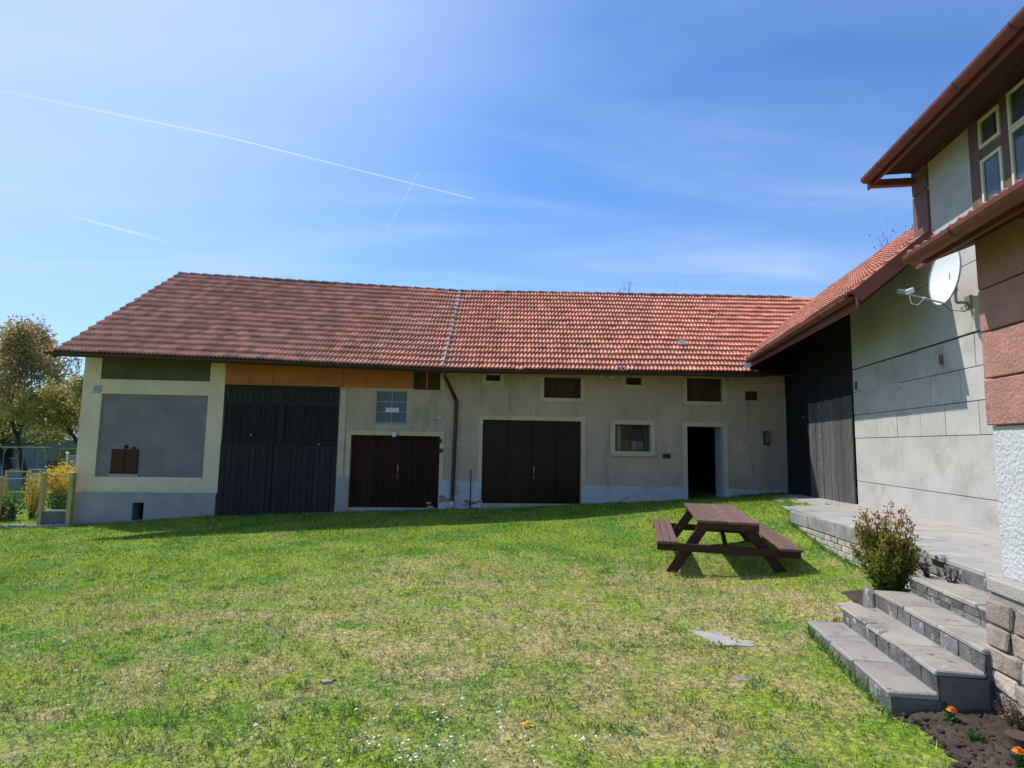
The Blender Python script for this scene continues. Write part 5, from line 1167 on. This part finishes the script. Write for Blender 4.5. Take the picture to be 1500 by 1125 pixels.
# low wall in front of it and white lamp post panel
lw = MB().box(fx(8, 26), fx(125, 26), 26, 26.15, gh(-22, 26)-.2, gh(-22, 26)+.9, .02).build('garden_wall', MT['shed'], label='low grey green garden wall under the trees', cat='wall')
p = ray(99, 664)*(19/ray(99, 664)[1]); bo = empty('garden_board', (p[0]+.2, 19, gh(p[0], 19)), 'pale lilac board with a white knob beside the barn corner', 'board')
MB().box(p[0]+.03, p[0]+.5, 19, 19.04, gh(p[0], 19), p[2]-.06, .01).build('board', MT['shed'], bo)
MB().tube([(p[0], 19, gh(p[0], 19)), (p[0], 19, p[2]-.03)], .025, 6).build('pole', MT['plastic_w'], bo)
MB().tube([(p[0], 19, p[2]-.05), (p[0], 19, p[2]-.02), (p[0], 19, p[2]+.02), (p[0], 19, p[2]+.04)], [.02, .05, .05, .015], 10).build('knob', MT['plastic_w'], bo)
hv = [(x, 48+3*math.sin(x*.3), 0) for x in np.arange(-70, -14, .02)]
C_ = np.array(hv); r_ = np.random.default_rng(4); C_[:, 1] += r_.uniform(-2, 2, len(C_)); C_[:, 2] = -3+r_.uniform(0, 1, len(C_))*(3.2+1.2*np.sin(C_[:, 0]*.7)); C_ = np.repeat(C_, 5, 0)+r_.normal(0, .35, (len(C_)*5, 3))
V, Fc, rn = leaves(C_, .5, 1, .1, seed=5); npmesh('hedge', V, Fc, LM_green, rn, label='dark green hedge closing the garden far behind the shed', cat='hedge')
# ------------------------------------------------------------------ shrub by the steps, heather, bed
LM_bar = leafmat('barberry_leaves', [(.08, .13, .014), (.19, .23, .03), (.30, .27, .05), (.36, .13, .08)])
bx, by = ho(2.58, 6.02)
MB(FH).box(2.34, 2.40, 5.765, 5.98, -1.62, -1.27, .01).build('kerb_stone', MT['riser'], label='short upright kerb stone at the far end of the steps', cat='kerb stone')
V_ = []; Fq = []; 
smb = MB(FH); nS_ = 14
for i in range(nS_+1):
    for k in range(nS_+1):
        o_ = 2.36+(3.035-2.36)*i/nS_; a_ = 5.765+1.0*k/nS_; x_, y_ = ho(o_, a_); g_ = gh(x_, y_)
        f = min(1, 1.6*min(i/nS_+.0, 1-k/nS_)); f = max(0, f); z_ = g_-.02+(max(-1.30-g_, .02)+.02)*f+random.uniform(-.008, .008); smb.v.append((o_, a_, z_))
for i in range(nS_):
    for k in range(nS_): q = i*(nS_+1)+k; smb.f.append((q, q+1, q+nS_+2, q+nS_+1))
smb.build('soil', MT['soil'], kind='structure', fix=False)
bush('shrub', 'bushy green shrub with reddish upright tips growing beside the steps', bx, by, -1.33, .80, .26, 84, 9500, .036, LM_bar, 12, 'shrub', zlo=.12, spread=.016, extra=True)
LM_pur = leafmat('purple_leaves', [(.05, .03, .055), (.09, .05, .08), (.05, .045, .04)])
hx, hy = ho(2.78, 5.70)
bush('heather', 'dark purple sprigs standing at the far end of the top step', hx, hy, -1.10, .17, .09, 9, 420, .022, LM_pur, 17, 'plant', zlo=.0, spread=.006)
hx, hy = ho(2.86, 5.52)
bush('heather', 'second tuft of dark purple sprigs on the top step against the terrace', hx, hy, -1.10, .16, .06, 6, 260, .02, LM_pur, 18, 'plant', zlo=.0, spread=.006)
# flower bed
bed_e = [(1.86, 4.22), (1.90, 3.9), (1.80, 3.5), (1.86, 3.1), (1.80, 2.6), (1.8, 2.0)]
def bed_edge(a):
    for (o0, a0), (o1, a1) in zip(bed_e[:-1], bed_e[1:]):
        if a1 <= a <= a0: return o0+(o1-o0)*(a0-a)/(a0-a1)
    return 1.9
bmb = MB(FH); ni, nk = 40, 110
for k in range(nk+1):
    a_ = 4.236-2.2*k/nk; e_ = bed_edge(a_)+.03*math.sin(a_*19)+.02*math.sin(a_*43)
    for i in range(ni+1):
        o_ = e_+(BO+.02-e_)*i/ni; x_, y_ = ho(o_, a_); bmb.v.append((o_, a_, gh(x_, y_)+.008+.03*min(1, i/8)+random.uniform(-.012, .012)*min(1, i/3+.2)))
for k in range(nk):
    for i in range(ni): q = k*(ni+1)+i; bmb.f.append((q, q+1, q+ni+2, q+ni+1))
bmb.build('soil', MT['soil'], kind='structure', fix=False, smooth=True)
cl = MB(FH)
for k in range(620):
    a_ = random.uniform(2.4, 4.2); o_ = random.uniform(bed_edge(a_)-.02, BO); x_, y_ = ho(o_, a_); z_ = gh(x_, y_)+.035; s_ = random.uniform(.004, .017)*(1.5 if random.random() < .06 else 1)
    bm = bmesh.new(); bmesh.ops.create_icosphere(bm, subdivisions=0 if False else 1, radius=1)
    cl.add([(o_+v.co.x*s_*random.uniform(.8, 1.3), a_+v.co.y*s_*random.uniform(.8, 1.3), z_+v.co.z*s_*.7) for v in bm.verts], [[v.index for v in f.verts] for f in bm.faces]); bm.free()
cl.build('soil_clods', MT['pebble'], kind='stuff', fix=False)
m_or = mat('marigold_orange', (.85, .30, .01), (.75, .20, .01), 30, .7, .2, 60)
def marigold(px, py, label, s=1.0):
    p = gp(px, py+6, -1.66); x, y = p[0], p[1]; z = gh(x, y)+.03; t = empty('marigold', (x, y, z), label, 'flower')
    MB().tube([(x, y, z-.02), (x+.003, y, z+.06*s)], .004, 5).build('stem', bpy.data.materials['green_wire'], t)
    mb = MB(); r0 = .028*s
    for ring, (n, rr, zz_, tl) in enumerate(((12, 1, .0, .2), (10, .75, .008, .5), (8, .5, .014, .8), (5, .25, .018, 1.2))):
        for k in range(n):
            a = 2*math.pi*(k+.5*ring)/n+random.uniform(-.1, .1); c = Vector((x+.003, y, z+.062*s+zz_*s)); d = Vector((math.cos(a), math.sin(a), tl)).normalized(); sd = Vector((-math.sin(a), math.cos(a), 0))
            mb.add([c, c+d*r0*rr*.7+sd*r0*.32, c+d*r0*rr, c+d*r0*rr*.7-sd*r0*.32], [(0, 1, 2, 3)])
    mb.build('blossom', m_or, t, fix=False)
    C2 = np.array([[x, y, z+.005+.02*random.random()] for _ in range(50)]); V, Fc, rn = leaves(C2, .045*s, 1, .008, .5, .35, int(px)); npmesh('foliage', V, Fc, LM_gr, rn, t)
marigold(1394, 1030, 'orange marigold nearest the end of the steps', .95); marigold(1394, 1054, 'orange marigold just in front of the first one', 1.1); marigold(1493, 1120, 'orange marigold in the bottom right corner of the bed', 1.15)
x, y = gp(1432, 1086, -1.66)[:2]
bush('seedling', 'bright green feathery seedling in the middle of the soil bed', x, y, gh(x, y)+.02, .08, .05, 22, 420, .02, LM_gr, 71, 'plant', zlo=.1, spread=.006)
LM_bush = leafmat('bed_shrub_leaves', [(.09, .035, .04), (.06, .09, .03), (.16, .07, .08), (.10, .14, .09)])
for k, (px, py, h, r, n, lb) in enumerate(((1462, 1035, .12, .10, 700, 'small reddish creeping plant at the foot of the stone wall, farthest'), (1485, 1052, .17, .13, 1100, 'reddish green bushy plant against the stone wall'), (1499, 1078, .19, .12, 900, 'purple green plant at the right edge above the clay pot'))):
    x, y = gp(px, py, -1.66)[:2]
    bush('bed_plant', lb, x, y, gh(x, y)+.02, h, r, 26, n, .024, LM_bush, 80+k, 'plant', zlo=.05, spread=.014)
x, y = gp(1497, 1098, -1.66)[:2]; z = gh(x, y)
pt = MB(); pt.tube([(x, y, z), (x, y, z+.07), (x, y, z+.085)], [.055, .07, .074], 18); tagit(pt.build('clay_pot', MT['copper_s']), 'small dark clay pot at the right edge of the soil bed', 'pot')
# ------------------------------------------------------------------ contrails
m_ct = bpy.data.materials.new('contrail_ice'); m_ct.use_nodes = True; t = m_ct.node_tree; t.nodes.clear()
o_ = N(t, 'ShaderNodeOutputMaterial'); df = N(t, 'ShaderNodeBsdfDiffuse'); df.inputs[0].default_value = (.9, .9, .92, 1); tl = N(t, 'ShaderNodeBsdfTranslucent'); tl.inputs[0].default_value = (.9, .9, .92, 1)
mx = N(t, 'ShaderNodeMixShader'); mx.inputs[0].default_value = .6; L(t, df.outputs[0], mx.inputs[1]); L(t, tl.outputs[0], mx.inputs[2])
tr_ = N(t, 'ShaderNodeBsdfTransparent'); lw_ = N(t, 'ShaderNodeLayerWeight'); lw_.inputs[0].default_value = .5; f1_ = M(t, 'SUBTRACT', 1, lw_.outputs['Facing'])
at = N(t, 'ShaderNodeAttribute', attribute_name='rnd'); al = M(t, 'MULTIPLY', M(t, 'POWER', f1_, 1.5), at.outputs['Fac'], True)
mx2 = N(t, 'ShaderNodeMixShader'); L(t, al, mx2.inputs[0]); L(t, tr_.outputs[0], mx2.inputs[1]); L(t, mx.outputs[0], mx2.inputs[2]); L(t, mx2.outputs[0], o_.inputs[0])
def contrail(pa, pb, w0, w1, a0, a1, label, n=24, wob=0):
    A = gp(*pa, 2600.0); B = gp(*pb, 2600.0); pts = []; rr = []; mb = MB(); nn = 10
    for i in range(n+1):
        f = i/n; p = A*(1-f)+B*f; p = p+np.array([0, wob*math.sin(f*5), 0]); dist = np.linalg.norm(p); pts.append(p); rr.append((w0+(w1-w0)*f)*dist/FPX/2*random.uniform(.85, 1.15))
    k0 = len(mb.v); mb.tube([tuple(p) for p in pts], rr, nn, cap=False); mb.rn = []
    for i in range(n+1): mb.rn += [(a0+(a1-a0)*(i/n))]*nn
    return mb.build('contrail', m_ct, label=label, cat='contrail', fix=False, smooth=True)
contrail((694, 291.5), (330, 200), 1.4, 2.3, .36, .24, 'bright thin vapour trail, the front half of the long one')
contrail((330, 200), (-60, 120), 2.3, 5, .24, .02, 'older fading half of the long vapour trail at the upper left')
contrail((613, 252), (564, 343), 2.6, 4.5, .42, .22, 'short faint vapour trail crossing the end of the long one')
contrail((95, 314), (168, 333), 4, 4, .05, .2, 'faint short vapour trail low at the left'); contrail((168, 333), (244, 354), 4, 6, .2, .04, 'faint tail of the short vapour trail low at the left')
# ================================================================== lawn
r_ = np.random.default_rng(11)
def sample(y0, y1, dens):
    # over the visible fan plus a margin to the sides
    n = int(dens*(y1-y0)*((y0+y1)*.98+3)); y = r_.uniform(y0, y1, n); x = r_.uniform(-1, 1, n)*(y*.98+1.5); return x, y
X = []; Y = []; Sz = []
for y0, y1, d, s in ((1.8, 3.6, 6500, .0026), (3.6, 5, 6500, .0030), (5, 7, 4300, .0038), (7, 9.5, 2600, .0052), (9.5, 12.5, 1700, .0070), (12.5, 16, 1100, .0088), (16, 24, 260, .014)):
    x, y = sample(y0, y1, d); X.append(x); Y.append(y); Sz.append(np.full(len(x), s))
X = np.concatenate(X); Y = np.concatenate(Y); Sz = np.concatenate(Sz)
Oo = X*HO[0]+Y*HO[1]; Aa = X*HA[0]+Y*HA[1]; Bs = X*BT[0]+Y*BT[1]; Bd = X*BN[0]+Y*BN[1]
ee = np.interp(Aa, [2, 2.6, 3.1, 3.5, 3.9, 4.22], [1.8, 1.80, 1.86, 1.80, 1.90, 1.86])
keep = ~((Oo > 3.02) & (Aa > 2) & (Aa < 10.6)) & ~((Oo > 3.6+(Aa-10.6)*.15) & (Aa >= 10.6) & (Aa < 20)) & ~((Oo > 1.79) & (Aa > 4.23) & (Aa < 5.77)) & ~((Oo > ee-.01+.03*np.sin(Aa*17)) & (Aa < 4.25)) & ~((Bd > BD-.12) & (Bs > -9.6))
keep &= ~((Oo > 2.26) & (Aa > 5.7) & (Aa < 6.7))
keep &= ~((Y > 13.6) & (X < -10.6) & (Y < 15.6) & (X > -16) & (r_.uniform(0, 1, len(X)) < .6))
for s in STN:
    keep &= ((X-s.location.x)**2+(Y-s.location.y)**2) > (s.dimensions.x*.42)*(s.dimensions.y*.42)
# patchy density: thin where trodden
pn = np.sin(X*1.9+2*np.sin(Y*1.3))*np.sin(Y*2.3+1.5*np.sin(X*1.1))+.5*np.sin(X*5.1+Y*3.7); trod = np.exp(-(((X-.2)*.25)**2+((Y-5.6)*.36)**2))
keep &= r_.uniform(0, 1, len(X)) > np.clip(.10+.45*trod+.22*pn*trod, 0, .75)
X = X[keep]; Y = Y[keep]; Sz = Sz[keep]; pn = pn[keep]; n = len(X); Z = ghn(X, Y)-.004
th = r_.uniform(0, 2*np.pi, n); hgt = r_.gamma(4, 1, n)/4*(.024+.008*np.clip(pn, -1, 1))*np.where(Y > 11, 1.25, 1); lean = r_.uniform(.15, 1.25, n)*hgt; la = r_.uniform(0, 2*np.pi, n)
base = np.stack([X, Y, Z], -1); wv = np.stack([np.cos(th), np.sin(th), 0*th], -1)*(Sz*r_.uniform(.7, 1.4, n))[:, None]; tip = base+np.stack([np.cos(la)*lean, np.sin(la)*lean, hgt], -1)
V = np.stack([base-wv, base+wv, tip], 1).reshape(-1, 3); Fc = np.arange(3*n).reshape(-1, 3)
npmesh('lawn_grass', V, Fc, lawnmat('grass_blades', True), np.repeat(r_.uniform(0, 1, n), 3), kind='stuff')
print('blades', n)
# broad leaved weeds: rosettes lying in the turf
LM_weed = leafmat('weed_leaves', [(.08, .16, .05), (.17, .27, .10), (.40, .46, .30)], rough=.45)
C_ = []
for k in range(4200):
    y = 2.4+9*random.random()**1.3; x = random.uniform(-1, .75)*(y*.95); o_ = x*HO[0]+y*HO[1]; a_ = x*HA[0]+y*HA[1]
    if o_ > 1.6 and a_ < 11: continue
    c = (x, y, gh(x, y)+.01)
    for j in range(random.randint(5, 12)): C_.append(c)
V, Fc, rn = leaves(np.array(C_), .024, 1, .014, .25, .4, 91); npmesh('lawn_weeds', V, Fc, LM_weed, rn, kind='stuff')
# coarse dark tufts standing out of the short turf
LM_tuft = leafmat('tuft_blades', [(.06, .15, .03), (.11, .24, .045), (.18, .30, .09)], rough=.5)
C_ = []
for k in range(330):
    y = 2.5+9*random.random()**1.2; x = random.uniform(-1, .75)*(y*.95); o_ = x*HO[0]+y*HO[1]; a_ = x*HA[0]+y*HA[1]
    if o_ > 1.6 and a_ < 11: continue
    rr_ = random.uniform(.015, .07)
    for j in range(int(14+rr_*500)): xx, yy = x+random.gauss(0, rr_), y+random.gauss(0, rr_); C_.append((xx, yy, gh(xx, yy)))
V, Fc, rn = leaves(np.array(C_), .045, 1, .0, 1.3, .16, 93); npmesh('grass_tufts', V, Fc, LM_tuft, rn, kind='stuff')
# weeds and longer grass left along walls and steps
C_ = []
def along(p, q, n, w):
    for k in range(n):
        f = random.random(); cl = .5+.5*math.sin(f*31+p[0]*5)*math.sin(f*13+p[1]); 
        if random.random() > .25+cl: continue
        x = p[0]+(q[0]-p[0])*f+random.gauss(0, w); y = p[1]+(q[1]-p[1])*f+random.gauss(0, w); C_.append((x, y, gh(x, y)))
along(ho(1.77, 4.2), ho(1.77, 5.75), 420, .014); along(ho(1.8, 5.8), ho(2.34, 5.82), 120, .02); along(ho(2.98, 6.8), ho(2.98, 10.4), 900, .02); along(ho(3.05, 10.4), ho(3.9, 13.8), 700, .05)
for s_a, s_b in ((-9.6, -6.3), (-6.3, -3.3), (-3.3, .3), (2.9, 5.6), (6.7, 8.2)):
    pa = BT*s_a+BN*(BD-.20); pb = BT*s_b+BN*(BD-.20); along((pa[0], pa[1]), (pb[0], pb[1]), 700, .03)
V, Fc, rn = leaves(np.array(C_), .065, 1, .0, 1.3, .18, 94); npmesh('edge_grass', V, Fc, LM_tuft, rn, kind='stuff')
# daisies and dandelions
m_wh = mat('daisy_white', (.82, .82, .80), (.75, .75, .74), 5, .7, 0, 20); m_ye = mat('dandelion_yellow', (.75, .47, .02), (.70, .40, .01), 5, .7, 0, 20); m_puff = mat('dandelion_seed', (.85, .84, .78), (.75, .74, .70), 5, .9, 0, 20)
def flower_mesh(name, r, n, m, h, dome=.3):
    mb = MB(); vs = [(0, 0, h+r*dome)]; 
    for k in range(2*n):
        t = math.pi*k/n; rr = r*(1 if k % 2 == 0 else .78); vs.append((math.cos(t)*rr, math.sin(t)*rr, h))
    vs.append((0, 0, h-.003)); fs = [(0, 1+k, 1+(k+1) % (2*n)) for k in range(2*n)]+[(2*n+1, 1+(k+1) % (2*n), 1+k) for k in range(2*n)]
    b = len(vs); vs += [(.0015, 0, 0), (-.0015, .001, 0), (0, 0, h)]; fs.append((b, b+1, b+2))
    me = bpy.data.meshes.new(name); me.from_pydata(vs, [], fs); me.materials.append(m); return me
dm = [flower_mesh('daisy', .0078, 7, m_wh, .03), flower_mesh('daisy', .0062, 7, m_wh, .024), flower_mesh('daisy', .0092, 7, m_wh, .034)]
ym = flower_mesh('dandelion', .014, 8, m_ye, .026, .5); pm = flower_mesh('seed_head', .016, 9, m_puff, .06, .95)
def put(me, name, px, py, label, cat, group):
    z = -1.7
    for _ in range(3): p = gp(px, py, z); z = gh(p[0], p[1])
    o = bpy.data.objects.new(name, me); col.objects.link(o); o.location = (p[0], p[1], z); o.rotation_euler = (random.gauss(-.35, .2), random.gauss(0, .2), random.uniform(0, 6.28)) if False else (random.gauss(-.12, .2), random.gauss(-.25, .2), 0)
    tagit(o, label, cat, group)
cl_ = [(560, 1050, 28, 10, 10), (580, 1090, 22, 12, 22), (545, 1094, 12, 5, 8), (650, 1058, 28, 12, 16), (665, 1095, 20, 10, 14), (740, 1047, 8, 6, 6), (780, 1102, 22, 5, 8), (610, 1118, 22, 5, 14), (600, 1045, 45, 8, 8), (220, 996, 22, 8, 10), (150, 1045, 8, 5, 6), (300, 1020, 50, 30, 8), (700, 1090, 60, 30, 14), (850, 1100, 30, 10, 5), (860, 745+30, 60, 6, 8), (420, 782, 60, 6, 8), (250, 880, 120, 30, 9), (60, 930, 60, 30, 6), (480, 1100, 50, 15, 8)]
for cx, cy, sx_, sy_, n_ in cl_:
    for k in range(int(n_*.62)+1): put(random.choice(dm), 'daisy', random.gauss(cx, sx_), min(1122, random.gauss(cy, sy_)), 'small white daisy in the lawn', 'daisy', 'white daisies scattered in the lawn')
for px, py in ((335, 886), (330, 890), (461, 895), (257, 922), (258, 932), (250, 934), (20, 1000), (37, 998), (292, 1010), (413, 1004), (105, 885), (270, 850), (278, 851), (152, 846), (580, 919), (583, 917), (597, 914), (603, 917), (768, 1065), (774, 1063), (770, 1067), (803, 958), (926, 957), (130, 884), (186, 880), (468, 904), (222, 922), (512, 930), (60, 878), (318, 914)):
    put(ym, 'dandelion', px+random.uniform(-1, 1), py+random.uniform(-1, 1), 'small yellow dandelion in the lawn', 'dandelion', 'yellow dandelions scattered in the lawn')
for px, py, lb in ((29, 972, 'round pale dandelion seed head at the left edge of the lawn'), (109, 996, 'round pale dandelion seed head right of the leftmost one'), (93, 951, 'small round pale dandelion seed head, the farther of the left three'), (377, 1079, 'round pale dandelion seed head at lower left centre'), (731, 1082, 'round pale seed head left of the yellow dandelion cluster'), (679, 1038, 'round pale seed head behind the daisies'), (856, 1100, 'round pale seed head at the bottom right of the daisies')):
    put(pm, 'seed_head', px, py, lb, 'seed head', None)
print('objects', len(bpy.data.objects))
